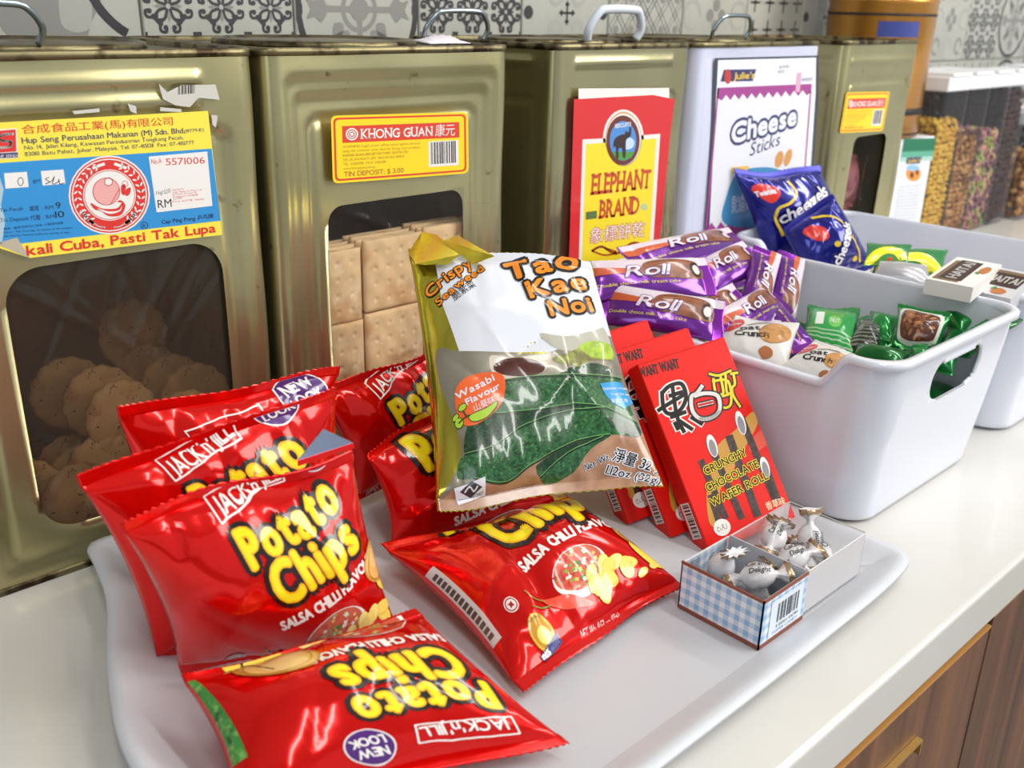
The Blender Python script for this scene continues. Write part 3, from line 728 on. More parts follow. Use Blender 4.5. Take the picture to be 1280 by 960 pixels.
# tin 4: cheese sticks sheet
ZR = Z(880, 0, 2.8225)
D4 = Design(); D4.conv = front(ZR, -.002); D4.part('label'); PK = ink('#a43f8e', .35); NV = ink('#33356a', .35); W4 = ink('#e6e6ee', .35)
D4.poly([(38, 205), (404, 196), (404, 330), (372, 820), (330, 1010), (-20, 1040), (8, 820)], ink('#3a3d4c', .35), 1)
D4.poly([(50, 212), (396, 203), (394, 330), (362, 820), (322, 1000), (-8, 1030), (18, 820)], W4, 2)
zz_ = [(48, 310), (380, 296), (378, 324)] + [(378 - 330 * (i / 22), 324 + 20 * (i / 22) + (12 if i % 2 else -8)) for i in range(1, 22)] + [(46, 345)]
D4.poly(zz_, PK, 3); D4.poly([(48, 310), (53, 312), (12, 800), (5, 800)], PK, 3); D4.poly([(374, 320), (379, 320), (345, 780), (340, 780)], PK, 3)
zb = [(4, 800)] + [(10 + 330 * (i / 20), 800 - 25 * i / 20 + (-14 if i % 2 else 10)) for i in range(21)] + [(330, 1000), (-10, 1020)]
D4.poly(zb, PK, 3)
D4.poly([(70, 246), (184, 244), (172, 286), (58, 288)], NV, 4); zt(D4, "Julie's", (104, 280), (178, 276), 24, ink('#e8c23a', .35), 5, off=.03); D4.disc((84, 270), 12, ink('#c0392f', .35), 5, ry=26)
zt(D4, 'Cheese', (98, 505), (322, 438), 70, W4, 7, off=.05, jit=.04, lead=.04, outl=[(.17, NV), (.14, NV)])
zt(D4, 'Sticks', (160, 552), (265, 512), 48, NV, 5, off=.01, skew=.2)
D4.disc((265, 562), 14, ink('#d99850', .35), 5, ry=30, rot=.25); D4.disc((296, 556), 12, ink('#d99850', .35), 5, ry=32, rot=.3)
D4.smooth([(75, 790), (80, 690), (120, 610), (200, 590), (270, 600), (330, 640), (330, 760), (250, 800)], ink('#3d8ec4', .35), 4)
zt(D4, 'Biskut', (98, 718), (170, 700), 26, W4, 5); zt(D4, '乳酪條', (94, 752), (170, 735), 28, W4, 5)
D4.poly([(96, 590), (160, 585), (150, 605), (98, 612)], ink('#eec04a', .35), 5)
zt(D4, 'Net Wt 5KG', (265, 242), (300, 238), 10, NV, 4); zt(D4, 'KG', (262, 258), (282, 256), 10, NV, 4); D4.poly([(328, 258), (344, 256), (338, 325), (322, 325)], ink('#d9a9c2', .35), 5); zt(D4, 'RM5/125', (345, 288), (382, 284), 12, NV, 4)
put(D4, t4, -.0018)
# tin 5 label
D5 = Design(); D5.conv = front(ZR, -.002); D5.part('label')
def A5(x, y): u, v = x / 484, y / 240; a = np.array((502, 326)) * (1 - u) * (1 - v) + np.array((657, 323)) * u * (1 - v) + np.array((630, 462)) * u * v + np.array((478, 470)) * (1 - u) * v; return (a[0], a[1])
_zt = zt
def zt(D, s, p0, p1, h, m, layer=4, **k):
    if D is D5: h *= .55
    if D is D5: k.pop('serif', None)
    _zt(D, s, p0, p1, h, m, layer, **k)
_disc, _arc = D5.disc, D5.arc
D5.disc = lambda c, r, m, l: _disc(c, r * .35, m, l, ry=r * .6); D5.arc = lambda c, r, a, b, w_, m, l, n: _arc(c, r * .35, a, b, 1, m, l, n, ry=r * .6)
guan(D5, A5); put(D5, t5, -.002)

# --- crackers in tin 1
m_crk = mat('cracker_crust', '#d9a465', .7, var=[('#a86a34', 40, .52, .7), ('#3b2414', 260, .63, .68)], bump=(120, .5, 4, .001))
def cracker_mesh():
    bm = bmesh.new(); n = 56; pr = [(0, .0034), (.018, .0036), (.0245, .0030), (.0275, .0018), (.0285, 0), (.0275, -.0018), (.0245, -.003), (0, -.003)]
    rg = lathe(bm, [(max(r, .0004), z) for r, z in pr], n); bm.faces.new(rg[0]); bm.faces.new(rg[-1][::-1])
    for v in bm.verts:
        a = math.atan2(v.co.y, v.co.x); r = math.hypot(v.co.x, v.co.y); k = 1 + .025 * math.cos(14 * a) * (r / .0285); v.co.x *= k; v.co.y *= k; v.co.z += .0012 * math.cos(2 * a) * (r / .0285) ** 2
    me = bpy.data.meshes.new('round_cracker'); bm.to_mesh(me); bm.free(); me.materials.append(m_crk); me.polygons.foreach_set('use_smooth', [True] * len(me.polygons)); return me
cm = cracker_mesh(); rnd = random.Random(11)
pos_ = []; rowi_ = []
for rowi, (yy, zz, n, x0) in enumerate([(.016, .040, 3, .206), (.022, .076, 1, .292), (.036, .046, 4, .176), (.046, .088, 2, .255), (.058, .036, 4, .165), (.066, .090, 2, .245), (.084, .036, 4, .168), (.092, .095, 2, .235), (.10, .13, 1, .29)]):
    for i in range(n):
        if rowi == 0: xx = x0 + i * .0575
        else: xx = x0 + i * .058
        if xx > .33: continue
        rowi_.append(rowi); pos_.append((xx + rnd.uniform(-.002, .002), yy + rnd.uniform(-.002, .002), zz + rnd.uniform(-.002, .004)))
for i, p in enumerate(pos_):
    o = bpy.data.objects.new('round_cracker', cm); COL.objects.link(o); o.location = p
    o.rotation_euler = (math.radians(90 - rnd.uniform(4, 14)), 0, rnd.uniform(-.25, .25) if rowi_[i] else rnd.uniform(-.08, .08))
    lb = 'speckled golden round cracker in the loose heap inside the blue-labelled tin'
    if i == 0: lb = 'round seeded cracker pressed flat against the lower left corner of the tin window'
    if i == 1: lb = 'round seeded cracker at the window bottom, next to the one in the lower left corner'
    if i == 0 or i == 1: tag(o, lb, 'cracker')
    else: tag(o, lb, 'cracker', 'round crackers in the blue-labelled tin')
# --- square crackers in tin 2
m_sq = mat('cream_cracker', '#f2cf9c', .7, var=[('#dca468', 24, .5, .72), ('#fbe3bb', 60, .55, .75)], bump=(70, .6, 4, .0012))
def sq_mesh():
    n = 44; V = []; Fc = []; h = .0308; dots = [((i - 1.5) * .0135, (j - 1.5) * .0135) for i in range(4) for j in range(4)]
    for sd_ in (1, -1):
        b = len(V)
        for j in range(n + 1):
            for i in range(n + 1):
                x = -h + 2 * h * i / n; y = -h + 2 * h * j / n; e = min(h - abs(x), h - abs(y)); t = .0032 - .0022 * math.exp(-e / .0015)
                for dx, dy in dots:
                    d2 = (x - dx) ** 2 + (y - dy) ** 2; t -= .0022 * math.exp(-d2 / 1.6e-6)
                t += .0005 * math.sin(x * 300) * math.sin(y * 260)
                k = 1 - .02 * (math.cos(i * 1.9) if j in (0, n) else 0) - .0
                V.append((x * k, y, sd_ * t))
        for j in range(n):
            for i in range(n):
                q = b + j * (n + 1) + i; f = (q, q + 1, q + n + 2, q + n + 1); Fc.append(f if sd_ > 0 else f[::-1])
    N = (n + 1) ** 2; ring = [i for i in range(n + 1)] + [j * (n + 1) + n for j in range(1, n + 1)] + [n * (n + 1) + i for i in range(n - 1, -1, -1)] + [j * (n + 1) for j in range(n - 1, 0, -1)]
    for a, b in zip(ring, ring[1:] + ring[:1]): Fc.append((a, a + N, b + N, b))
    me = bpy.data.meshes.new('square_cracker'); me.from_pydata(V, [], Fc); me.update(); me.materials.append(m_sq); me.polygons.foreach_set('use_smooth', [True] * len(me.polygons)); return me
sm = sq_mesh(); zs = [.037, .1, .163]; words = ['bottom', 'middle', 'top']; cw = ['left', 'centre', 'right']
for k, yy in enumerate((.0135, .0225, .0315, .0405)):
    for ci, xx in enumerate((.420, .4835, .547)):
        for ri, zz in enumerate(zs):
            o = bpy.data.objects.new('square_cracker', sm); COL.objects.link(o)
            o.location = (xx + rnd.uniform(-.0008, .0008), yy, zz + .0028 * ci + rnd.uniform(0, .002)); o.rotation_euler = (math.pi / 2, rnd.uniform(-.012, .012) , 0)
            if k == 0: tag(o, 'square cream cracker at the tin window, %s column, %s row' % (cw[ci], words[ri]), 'cracker', 'square crackers in the front layer')
            else: tag(o, 'square cream cracker in the layers behind the front ones in the tin', 'cracker', 'square crackers in the layers behind')

# ------------------------------------------------------------------ pillow bags
def smooth01(x): x = np.clip(x, 0, 1); return x * x * (3 - 2 * x)
class Bag:
    def __init__(s, corners, B, seed=0, wr=1.0, seal=.055, ns=56, nt=60, pull=.07, backB=None, zig=.0011, bend=None, ncr=13, sp=2.4, tp=.55):
        TL, TR, BR, BL = [np.array(c, float) for c in corners]; s.c = (TL, TR, BR, BL)
        i = np.arange(ns + 1); s.sg = .5 - .5 * np.cos(np.pi * i / ns); s.sg = .35 * s.sg + .65 * (.5 - .5 * np.cos(np.pi * i / ns)) * 1.0
        s.sg = .5 * (.5 - .5 * np.cos(np.pi * i / ns)) + .5 * i / ns
        k = 9 if nt >= 50 else max(3, nt // 7); mid = np.linspace(seal, 1 - seal, nt - 2 * k + 1)
        s.tg = np.concatenate([np.linspace(0, seal, k + 1)[:-1], mid, np.linspace(1 - seal, 1, k + 1)[1:]]); s.k = k
        Sg, Tg = np.meshgrid(s.sg, s.tg); rs = np.random.RandomState(seed)
        tt = np.clip((Tg - seal) / (1 - 2 * seal), 0, 1); v = np.sin(np.pi * tt) ** tp; wv = (1 - np.abs(2 * Sg - 1) ** sp) ** .55
        bulge = v * wv
        S2 = .5 + (Sg - .5) * (1 - pull * np.sin(np.pi * tt) ** .8)
        top = TL + (TR - TL) * S2[..., None]; bot = BL + (BR - BL) * S2[..., None]
        P0 = top * (1 - Tg[..., None]) + bot * Tg[..., None]
        u = (TR - TL + BR - BL) / 2; d = (BL - TL + BR - TR) / 2; N0 = np.cross(d, u); N0 /= np.linalg.norm(N0); s.N0 = N0
        s.W = np.linalg.norm(u); s.H = np.linalg.norm(d); un = u / s.W; dn = d / s.H
        # creases: sharp ridges, plus fans running out of the seals
        X = (Sg - .5) * s.W; Y = (Tg - .5) * s.H
        w_ = np.zeros_like(X); Lw = min(s.W, s.H)
        for _ in range(ncr):
            a = rs.uniform(0, np.pi); o_ = rs.uniform(-.45, .45) * Lw; dd = np.abs(X * np.cos(a) + Y * np.sin(a) - o_)
            al = X * -np.sin(a) + Y * np.cos(a); c_ = rs.uniform(-.4, .4) * Lw
            w_ += rs.choice([-1, 1]) * rs.uniform(.3, 1) * np.exp(-dd / (.045 * Lw)) * np.exp(-((al - c_) / (.35 * Lw)) ** 2)
        for side in (0, 1):
            dist = (tt if side == 0 else 1 - tt)
            ph = rs.uniform(0, 6, 4); spread = (Sg - .5) * (1 - .45 * dist)
            fan = np.abs(np.sin(spread * 17 + ph[0])) * .8 + np.abs(np.sin(spread * 29 + ph[1])) * .5 - .8
            w_ += 1.5 * fan * np.exp(-dist / .13) * smooth01(dist / .03)
        w_ += .5 * np.sin(X / Lw * 7 + rs.uniform(0, 6)) * np.sin(Y / Lw * 6 + rs.uniform(0, 6))
        w_ *= .0027 * wr * (Lw / .14) * np.minimum(1, wv * 1.3)
        sealw = (1 - smooth01(tt / .02)) + (1 - smooth01((1 - tt) / .02))
        warp = .0025 * np.sin(Sg * 5 + rs.uniform(0, 6)) * wr * (Lw / .14)
        crimp = np.where((Tg < seal - 1e-6) | (Tg > 1 - seal + 1e-6), .00035 * (np.arange(len(s.tg)) % 2)[:, None], 0)
        hf = B * bulge + w_ * np.minimum(1, bulge * 2.5) + warp * sealw + .0003 + crimp
        bB = B * .75 if backB is None else backB
        hb = -(bB * bulge) + w_ * .4 * np.minimum(1, bulge * 2) + warp * sealw - .0003 + crimp
        if bend is not None:       # bend(S,T) -> extra offset along normal
            e = bend(Sg, Tg); hf = hf + e; hb = hb + e
        wa, wb = rs.uniform(0, 6, 2); amp = .0030 * wr * (Lw / .14)
        inpl = amp * (np.sin(Sg * 4.5 + wa) + .5 * np.sin(Sg * 9 + wb)) * (1 - Tg) ** 2 - amp * (np.sin(Sg * 5 + wb) + .4 * np.sin(Sg * 11 + wa)) * Tg ** 2
        P0 = P0 + inpl[..., None] * dn
        if zig:
            z_ = zig * (np.arange(ns + 1) % 2)[:, None] * dn[None, :]
            P0[0] += z_; P0[-1] -= z_
        s.F = P0 + hf[..., None] * N0; s.Bk = P0 + hb[..., None] * N0
        edge = np.zeros_like(Sg, bool); edge[:, 0] = edge[:, -1] = True
        mid_ = (s.F + s.Bk) / 2; s.F[edge] = mid_[edge]; s.Bk[edge] = mid_[edge]
        du = np.gradient(s.F, axis=1); dv = np.gradient(s.F, axis=0); n = np.cross(dv, du); L = np.linalg.norm(n, axis=-1, keepdims=True); n = n / np.where(L < 1e-12, 1, L)
        s.N = n
    def fmap(s, S_, T_):
        S_ = np.clip(S_, 0, 1); T_ = np.clip(T_, 0, 1)
        i = np.clip(np.searchsorted(s.sg, S_) - 1, 0, len(s.sg) - 2); j = np.clip(np.searchsorted(s.tg, T_) - 1, 0, len(s.tg) - 2)
        a = ((S_ - s.sg[i]) / (s.sg[i + 1] - s.sg[i]))[:, None]; b = ((T_ - s.tg[j]) / (s.tg[j + 1] - s.tg[j]))[:, None]
        def bl(G): return G[j, i] * (1 - a) * (1 - b) + G[j, i + 1] * a * (1 - b) + G[j + 1, i] * (1 - a) * b + G[j + 1, i + 1] * a * b
        N = bl(s.N); N /= np.maximum(np.linalg.norm(N, axis=1, keepdims=True), 1e-9)
        return bl(s.F), N
    def px2st(s):
        """homography photo pixel -> (s,t) fitted over the bag's own front"""
        ii = np.linspace(.12, .88, 8); SS, TT = np.meshgrid(ii, ii); SS, TT = SS.ravel(), TT.ravel(); P, _ = s.fmap(SS, TT); q = projn(P)
        A = []
        for (x, y), u, v in zip(q, SS, TT):
            A.append([x, y, 1, 0, 0, 0, -u * x, -u * y, -u]); A.append([0, 0, 0, x, y, 1, -v * x, -v * y, -v])
        A = np.array(A); sc = np.array([1e-3, 1e-3, 1, 1e-3, 1e-3, 1, 1e-3, 1e-3, 1]); _, _, Vt = np.linalg.svd(A * sc); H = (Vt[-1] * sc).reshape(3, 3)
        def f(V):
            h = np.concatenate([V, np.ones((len(V), 1))], 1) @ H.T; return h[:, :2] / h[:, 2:3]
        return f
    def build(s, root, m, mback=None, names=('pouch', 'seal'), off=None, sealmat=None):
        nt, ns = len(s.tg) - 1, len(s.sg) - 1; mback = mback or m
        def grid(j0, j1):
            V = list(s.F[j0:j1 + 1].reshape(-1, 3)) ; n = len(V); V += list(s.Bk[j0:j1 + 1].reshape(-1, 3)); Fc = []; mi = []; w_ = ns + 1
            for j in range(j1 - j0):
                for i in range(ns):
                    k = j * w_ + i; Fc.append((k, k + w_, k + w_ + 1, k + 1)); mi.append(0)
                    k += n
                    Fc.append((k, k + 1, k + w_ + 1, k + w_)); mi.append(1)
            return V, Fc, mi
        bodyo = None
        for nm, a, b in ((names[0], s.k, nt - s.k), (names[1], 0, s.k), (names[1], nt - s.k, nt)):
            V, Fc, mi = grid(a, b)
            o = pyobj(nm, V, Fc, root, [m if nm == names[0] else (sealmat or m), mback], True, off, mi)
            bm = bmesh.new(); bm.from_mesh(o.data); bmesh.ops.remove_doubles(bm, verts=bm.verts, dist=1e-6); bm.to_mesh(o.data); bm.free()
    def print(s, design, root, st, off, clip=(.0, 1.0, .02, .98)):
        gx = [g for g in s.sg if clip[0] - 1e-9 <= g <= clip[1] + 1e-9]; gy = [clip[2]] + [g for g in s.tg if clip[2] < g < clip[3]] + [clip[3]]
        gx = gx[1:-1] if clip[0] <= 0 else gx
        design.build(s.fmap, root, gx=gx, gy=gy, off=off, st=st)

def affine(src, dst):
    A = np.array([[x, y, 1] for x, y in src]); M = np.linalg.solve(A, np.array(dst, float)); return lambda V: np.concatenate([V, np.ones((len(V), 1))], 1) @ M

# --- red potato chip bags
m_red = mat('red_foil', '#e00c07', 0.13, .5, coat=.25, bump=(45, .10, 2, .001))
m_redb = mat('red_foil_back', '#d80d08', 0.2, .5, coat=.2)
m_foilin = mat('foil_inside', '#8fa6c4', .3, .7)
def chip_design():
    D = Design(); yel, yel2, blk, wht = ink('#f6e11c'), ink('#f2b118'), ink('#1d1414'), ink('#f1e9e4')
    D.part('name_lettering')
    D.text('Potato', (-.037, .014), (.037, .014), .024, yel, 4, off=.03, jit=.08, seed=4, lead=.09, outl=[(.16, blk), (.12, blk), (.062, yel2)])
    D.text('Chips', (-.031, -.014), (.033, -.014), .026, yel, 4, off=.03, jit=.08, seed=9, lead=.09, outl=[(.16, blk), (.12, blk), (.062, yel2)])
    D.part('flavour_lettering')
    D.text('SALSA CHILLI FLAVOUR', (-.0375, -.0295), (.0375, -.0295), .0065, wht, 3, off=.05, jit=.03)
    D.text('NET Wt. 0.53 oz (15g)', (-.028, -.080), (.008, -.080), .0035, wht, 3, off=.01)
    D.part('maker_lettering')
    D.line([(-.040, .044), (-.012, .046), (.014, .044), (.017, .058), (-.012, .0595), (-.040, .058)], .0011, wht, 3, closed=True)
    D.text("JACK'n'JILL", (-.037, .0465), (.013, .0465), .0085, wht, 3, off=.02)
    D.part('new_look_badge')
    D.disc((.043, .052), .0145, wht, 3); D.disc((.043, .052), .0135, ink('#4f2272'), 4)
    D.text('NEW', (.034, .0535), (.052, .0535), .007, wht, 5, off=.03); D.text('LOOK', (.033, .0445), (.053, .0445), .007, wht, 5, off=.03)
    D.part('food_picture')
    rn = random.Random(2); cx, cy = -.009, -.047
    D.disc((cx, cy - .002), .0215, ink('#e9e4df'), 2, ry=.0140, rot=.12); D.disc((cx, cy), .0195, ink('#c9553a'), 3, ry=.0115, rot=.12)
    pal = [ink(c_) for c_ in ('#d23a26', '#7aa83c', '#e7d9c9', '#b52a1c', '#e8b96a', '#3f7a2c')]
    for _ in range(90):
        a = rn.uniform(0, 6.28); r = math.sqrt(rn.random()) * .92; x, y = cx + .0195 * r * math.cos(a), cy + .0115 * r * math.sin(a)
        q = rn.uniform(.0008, .0018); t0 = rn.uniform(0, 3)
        D.poly([(x + q * math.cos(t0 + k * 1.57) * (1.4 if k % 2 else 1), y + q * math.sin(t0 + k * 1.57)) for k in range(4)], rn.choice(pal), 4 + rn.random())
    chp = [ink(c_) for c_ in ('#f0cf62', '#e9bd48', '#f4dc83')]
    for i in range(16):
        x, y = .008 + rn.uniform(-.012, .017), -.060 + rn.uniform(-.007, .008)
        rt = rn.uniform(0, 3); D.disc((x, y), .0062, chp[1], 5 + i * .12, ry=.0040, rot=rt, n=14); D.disc((x + .0004, y + .0004), .0054, chp[rn.choice((0, 2))], 5.06 + i * .12, ry=.0033, rot=rt, n=14)
    for x, y in ((.030, -.066), (.038, -.062)): D.disc((x, y), .0036, chp[0], 5, ry=.0024, rot=.6, n=12)
    D.smooth([(-.043, -.049), (-.036, -.053), (-.024, -.058), (-.010, -.068), (-.022, -.067), (-.034, -.062), (-.041, -.056)], ink('#f0503a'), 5)
    D.curve([(-.041, -.051), (-.048, -.047), (-.050, -.040)], .0009, ink('#5d9a34'), 5); D.curve([(-.041, -.056), (-.049, -.055), (-.054, -.051)], .0009, ink('#5d9a34'), 5)
    # straw hat and heap of chips at the right (the face is left out)
    D.disc((.044, -.036), .0185, ink('#c98f3c'), 5, ry=.0135, rot=-.3); D.disc((.0435, -.035), .0165, ink('#e2b566'), 6, ry=.0115, rot=-.3); D.disc((.043, -.032), .0105, ink('#ecc984'), 7, ry=.0080, rot=-.3); D.arc((.044, -.0355), .0155, 0, 360, .0006, ink('#b9802f'), 7.5, 24, ry=.0108)
    D.smooth([(.030, -.043), (.046, -.040), (.058, -.046), (.056, -.060), (.044, -.066), (.034, -.058)], ink('#f0d24e'), 4.8); D.curve([(.050, -.030), (.052, -.045), (.046, -.058)], .0009, blk, 8)
    D.part('certification_marks')
    D.disc((-.066, -.042), .0052, wht, 3); D.arc((-.066, -.042), .0040, 0, 360, .0008, ink('#a81c16'), 4, 16); D.poly([(-.066 + .0026 * math.cos(k * .785) * (1 if k % 2 else .5), -.042 + .0026 * math.sin(k * .785) * (1 if k % 2 else .5)) for k in range(8)], ink('#a81c16'), 4)
    D.disc((-.060, -.068), .0105, ink('#e0b83a'), 3, ry=.0125); D.disc((-.060, -.068), .0085, ink('#c99222'), 4, ry=.0105); D.disc((-.060, -.070), .0060, ink('#f2dd78'), 5, ry=.0055)
    D.poly([(-.072, -.079), (-.048, -.072), (-.047, -.078), (-.071, -.085)], ink('#2b2f74'), 6); D.text('100%', (-.070, -.083), (-.061, -.0805), .0042, wht, 7, off=.03)
    D.text('NATURAL', (-.059, -.080), (-.049, -.077), .0025, ink('#8f93c4'), 7)
    D.text('MADE WITH LOVE', (-.066, -.0595), (-.054, -.0595), .0022, ink('#7a5414'), 6)
    return D
CHIP = chip_design()
PA = [(-.037, .014), (.037, .014), (-.0375, -.0295)]
def chipbag(corners, anch, label, B, seed, src=PA, wr=1.0, pull=.07, **k):
    c = np.mean([np.array(q) for q in corners], 0); c = np.array([c[0], c[1], min(q[2] for q in corners)])
    root = empty('chip_bag', tuple(c), label, 'snack bag', 'red potato chip bags on the tray')
    k.setdefault('backB', .008); b = Bag(corners, B, seed, wr, seal=.06, pull=pull, **k); b.build(root, m_red, m_redb, off=c)
    f = b.px2st(); a = affine(src, anch)
    b.print(CHIP, root, lambda V: f(a(V)), c)
    return root, b, c
zA = .009
A_ = chipbag([at(143, 505, y=-.075), at(424, 462, y=-.085), (.345, -.075, .02), at(195, 748, z=zA)],
        [(282, 613), (409, 561), (323, 687)], 'red chip bag leaning on the far left tin, rearmost of the stack', .022, 3)
B_ = chipbag([at(98, 602, y=-.15), at(418, 474, y=-.145), (.335, -.13, .02), at(200, 832, z=zA)],
        [(256, 648), (383, 576), (297, 722)], 'red chip bag sandwiched in the middle of the left stack', .022, 7)
C_ = chipbag([at(150, 655, y=-.205), at(437, 556, y=-.195), at(500, 795, z=.016), at(228, 846, z=.012)],
        [(309, 709), (436, 637), (350, 783)], 'red chip bag at the front of the left stack with its top corner folded over', .028, 12, wr=1.1)
E_ = chipbag([at(478, 684, z=.030), at(712, 620, z=.045), at(856, 731, z=.014), at(650, 864, z=.012)],
        [(651, 716), (770, 642), (639, 687)], 'red chip bag lying at the tray centre below the seaweed bag', .030, 21, backB=.003, src=[(-.0375, -.0295), (.0375, -.0295), (-.031, -.014)])
D_ = chipbag([at(708, 925, z=.016), at(300, 1030, z=.024), at(226, 845, z=.052), at(522, 764, z=.048)],
        [(600, 842), (432, 884), (548, 787)], 'red chip bag lying upside down at the near edge, cut by the photo bottom', .026, 33)
F_ = chipbag([at(398, 490, y=-.075), at(552, 425, y=-.055), at(612, 560, y=-.055), at(452, 628, z=.014)],
        [(494, 530), (582, 462), (518, 578)], 'red chip bag tilted against the square cracker tin, behind the other bags', .020, 41, wr=1.3)
G_ = chipbag([at(458, 566, y=-.125), at(600, 484, y=-.095), at(715, 630, z=.022), at(492, 690, z=.013)],
        [(532, 588), (650, 520), (578, 660)], 'red chip bag standing between the left stack and the seaweed bag', .020, 52, wr=1.1)
# folded corner on C with bluish inner foil, loose side seam strip
DS = Design(); DS.part('side_panel_print'); DS.poly([(.004, .30), (.05, .30), (.05, .78), (.004, .78)], ink('#d9d6d4'), 1)
DS.add([(.035 - q[1] * .02, .34 + q[0] * .42) for q in [(a, b_) for a, b_ in [(x / 14 + dx, dy) for x in range(14) for dx, dy in ((0, 0), (.05, 0), (.05, 1), (0, 1))]]], [(4 * k, 4 * k + 1, 4 * k + 2, 4 * k + 3) for k in range(14)], ink('#55504f'), 2)
E_[1].print(DS, E_[0], lambda V: V, E_[2])
DS = Design(); DS.part('side_panel_print'); DS.poly([(.945, .30), (.997, .30), (.997, .93), (.965, .93)], mat('green_side_print', '#3f8a3a', .25, coat=.3, var=[('#7fb35e', 220, .5, .65), ('#24562a', 160, .55, .7)]), 1)
D_[1].print(DS, D_[0], lambda V: V, D_[2])
root, b, c = C_
p = b.c[1]; u = (b.c[1] - b.c[0]); u /= np.linalg.norm(u); d = b.c[2] - b.c[1]; d /= np.linalg.norm(d)
T0, T1, T2 = at(372, 575, y=-.214), at(404, 536, y=-.212), at(441, 553, y=-.208)
V = []; 
for q in (T0, T1, T2): V += [q, q + b.N0 * .0008]
pyobj('folded_corner', V, [(0, 2, 4), (1, 5, 3), (0, 1, 3, 2), (2, 3, 5, 4), (4, 5, 1, 0)], root, m_foilin, off=c)
q0, q1, q2, q3 = at(372, 575, y=-.2142), at(441, 553, y=-.2082), at(443, 559, y=-.209), at(372, 582, y=-.215)
pyobj('folded_edge', [q0, q1, q2, q3] + [q + b.N0 * .001 for q in (q0, q1, q2, q3)], [(0, 1, 2, 3), (7, 6, 5, 4), (0, 4, 5, 1), (1, 5, 6, 2), (2, 6, 7, 3), (3, 7, 4, 0)], root, m_red, off=c)

# --- seaweed bag
m_gold_foil = mat('gold_foil', '#c9bd45', .16, .9, bump=(70, .25, 3, .0012), coat=.2)
m_silver = mat('silver_print_foil', '#cfd3da', .2, .55, coat=.3)
hz = Z(500, 280, 2.525)
HC = [at(511, 312, z=.205), at(737, 322, z=.200), at(830, 612, z=.062), at(546, 634, z=.060)]
hc = np.mean(HC, 0); hc[2] = .06
root = empty('seaweed_snack_bag', tuple(hc), 'large green and gold crispy seaweed bag propped up in the middle of the display', 'snack bag')
b = Bag(HC, .022, 61, .9, seal=.045, ns=64, nt=72, pull=.045, ncr=12)
b.build(root, m_gold_foil, m_gold_foil, off=hc); f = b.px2st()
DH = Design(True); DH.conv = hz; DH.part('background_print')
wht, blk, org = ink('#dfe2ec'), ink('#16130f'), ink('#f08a1c')
GT = mat('taupe_print', '#8f8a7c', .25, .3, coat=.4, var=('#77725f', 30, .4, .7)); 
DH.poly([(110, 40), (150, 10), (800, -60), (860, 300), (640, 400), (500, 410), (330, 408), (180, 395), (130, 250)], wht, 0)
DH.smooth([(105, 380), (180, 395), (330, 408), (480, 408), (640, 330), (900, 330), (1000, 600), (1000, 950), (620, 1000), (110, 980), (190, 720), (110, 480)], GT, 0.4)
DH.smooth([(440, 352), (520, 358), (600, 330), (640, 310), (660, 400), (560, 405), (490, 400)], mat('pale_sweep', '#b3b0a2', .25, coat=.4), 1)
DH.part('wood_board_picture')
WB = mat('board_print', '#b48a6c', .25, coat=.4, var=[('#8f6348', 60, .4, .7)])
DH.smooth([(60, 960), (140, 860), (210, 815), (400, 790), (600, 650), (740, 640), (900, 700), (1000, 860), (900, 1000), (430, 1010), (150, 1020)], WB, 1.2)
DH.part('seaweed_picture')
NG = mat('seaweed_print', '#2f6b3c', .22, coat=.5, var=[('#173f22', 330, .38, .62), ('#5f9a55', 520, .56, .72)], bump=(600, .3, 2, .0003))
NG2 = mat('seaweed_print_dark', '#1b4527', .22, coat=.5, var=[('#0f2d18', 330, .38, .62), ('#3c7443', 520, .58, .72)])
DH.smooth([(280, 420), (330, 420), (460, 440), (450, 470), (380, 488), (300, 482)], mat('bowl_print', '#cfc4b4', .25, coat=.4), 1.5)
DH.disc((375, 455), 82, ink('#4a1d12'), 1.8, ry=30, rot=.05)
DH.smooth([(510, 470), (600, 435), (660, 445), (640, 480), (520, 490)], NG2, 1.9)
DH.poly([(300, 500), (430, 488), (570, 480), (690, 470), (730, 585), (700, 610), (560, 600), (300, 600), (250, 590)], NG, 2)
DH.smooth([(240, 590), (330, 600), (460, 590), (560, 575), (590, 600), (470, 620), (330, 680), (210, 720), (205, 640)], NG2, 2.6)
DH.smooth([(180, 790), (200, 720), (300, 700), (400, 640), (520, 600), (640, 580), (740, 610), (745, 660), (660, 665), (560, 690), (440, 760), (350, 820), (240, 800)], NG, 3.2)
DH.smooth([(450, 780), (540, 720), (640, 670), (660, 670), (600, 720), (560, 790), (490, 830), (460, 810)], NG, 3.8)
DH.smooth([(445, 770), (540, 705), (655, 665), (560, 715), (470, 785)], NG2, 4.2)
DH.smooth([(640, 610), (740, 620), (750, 660), (690, 655)], NG2, 3.6)
for cv_ in ([(250, 592), (340, 600), (460, 588), (560, 575), (640, 580), (742, 612)], [(205, 720), (300, 700), (400, 640), (520, 600), (640, 582)], [(240, 800), (350, 820), (440, 762), (560, 692), (660, 667)], [(460, 810), (540, 730), (640, 675)], [(300, 500), (430, 488), (570, 480), (690, 470)]):
    DH.curve(cv_, 5, ink('#10301a'), 4.6); DH.curve([(a, b_ - 5) for a, b_ in cv_], 2.5, ink('#6fa25e'), 4.7)
DH.part('wasabi_picture')
DH.smooth([(478, 430), (520, 415), (545, 400), (600, 370), (660, 360), (665, 410), (600, 425), (560, 450), (500, 445)], mat('wasabi_print', '#9aa04a', .25, coat=.4, var=('#6e6a34', 160, .4, .6)), 2.2)
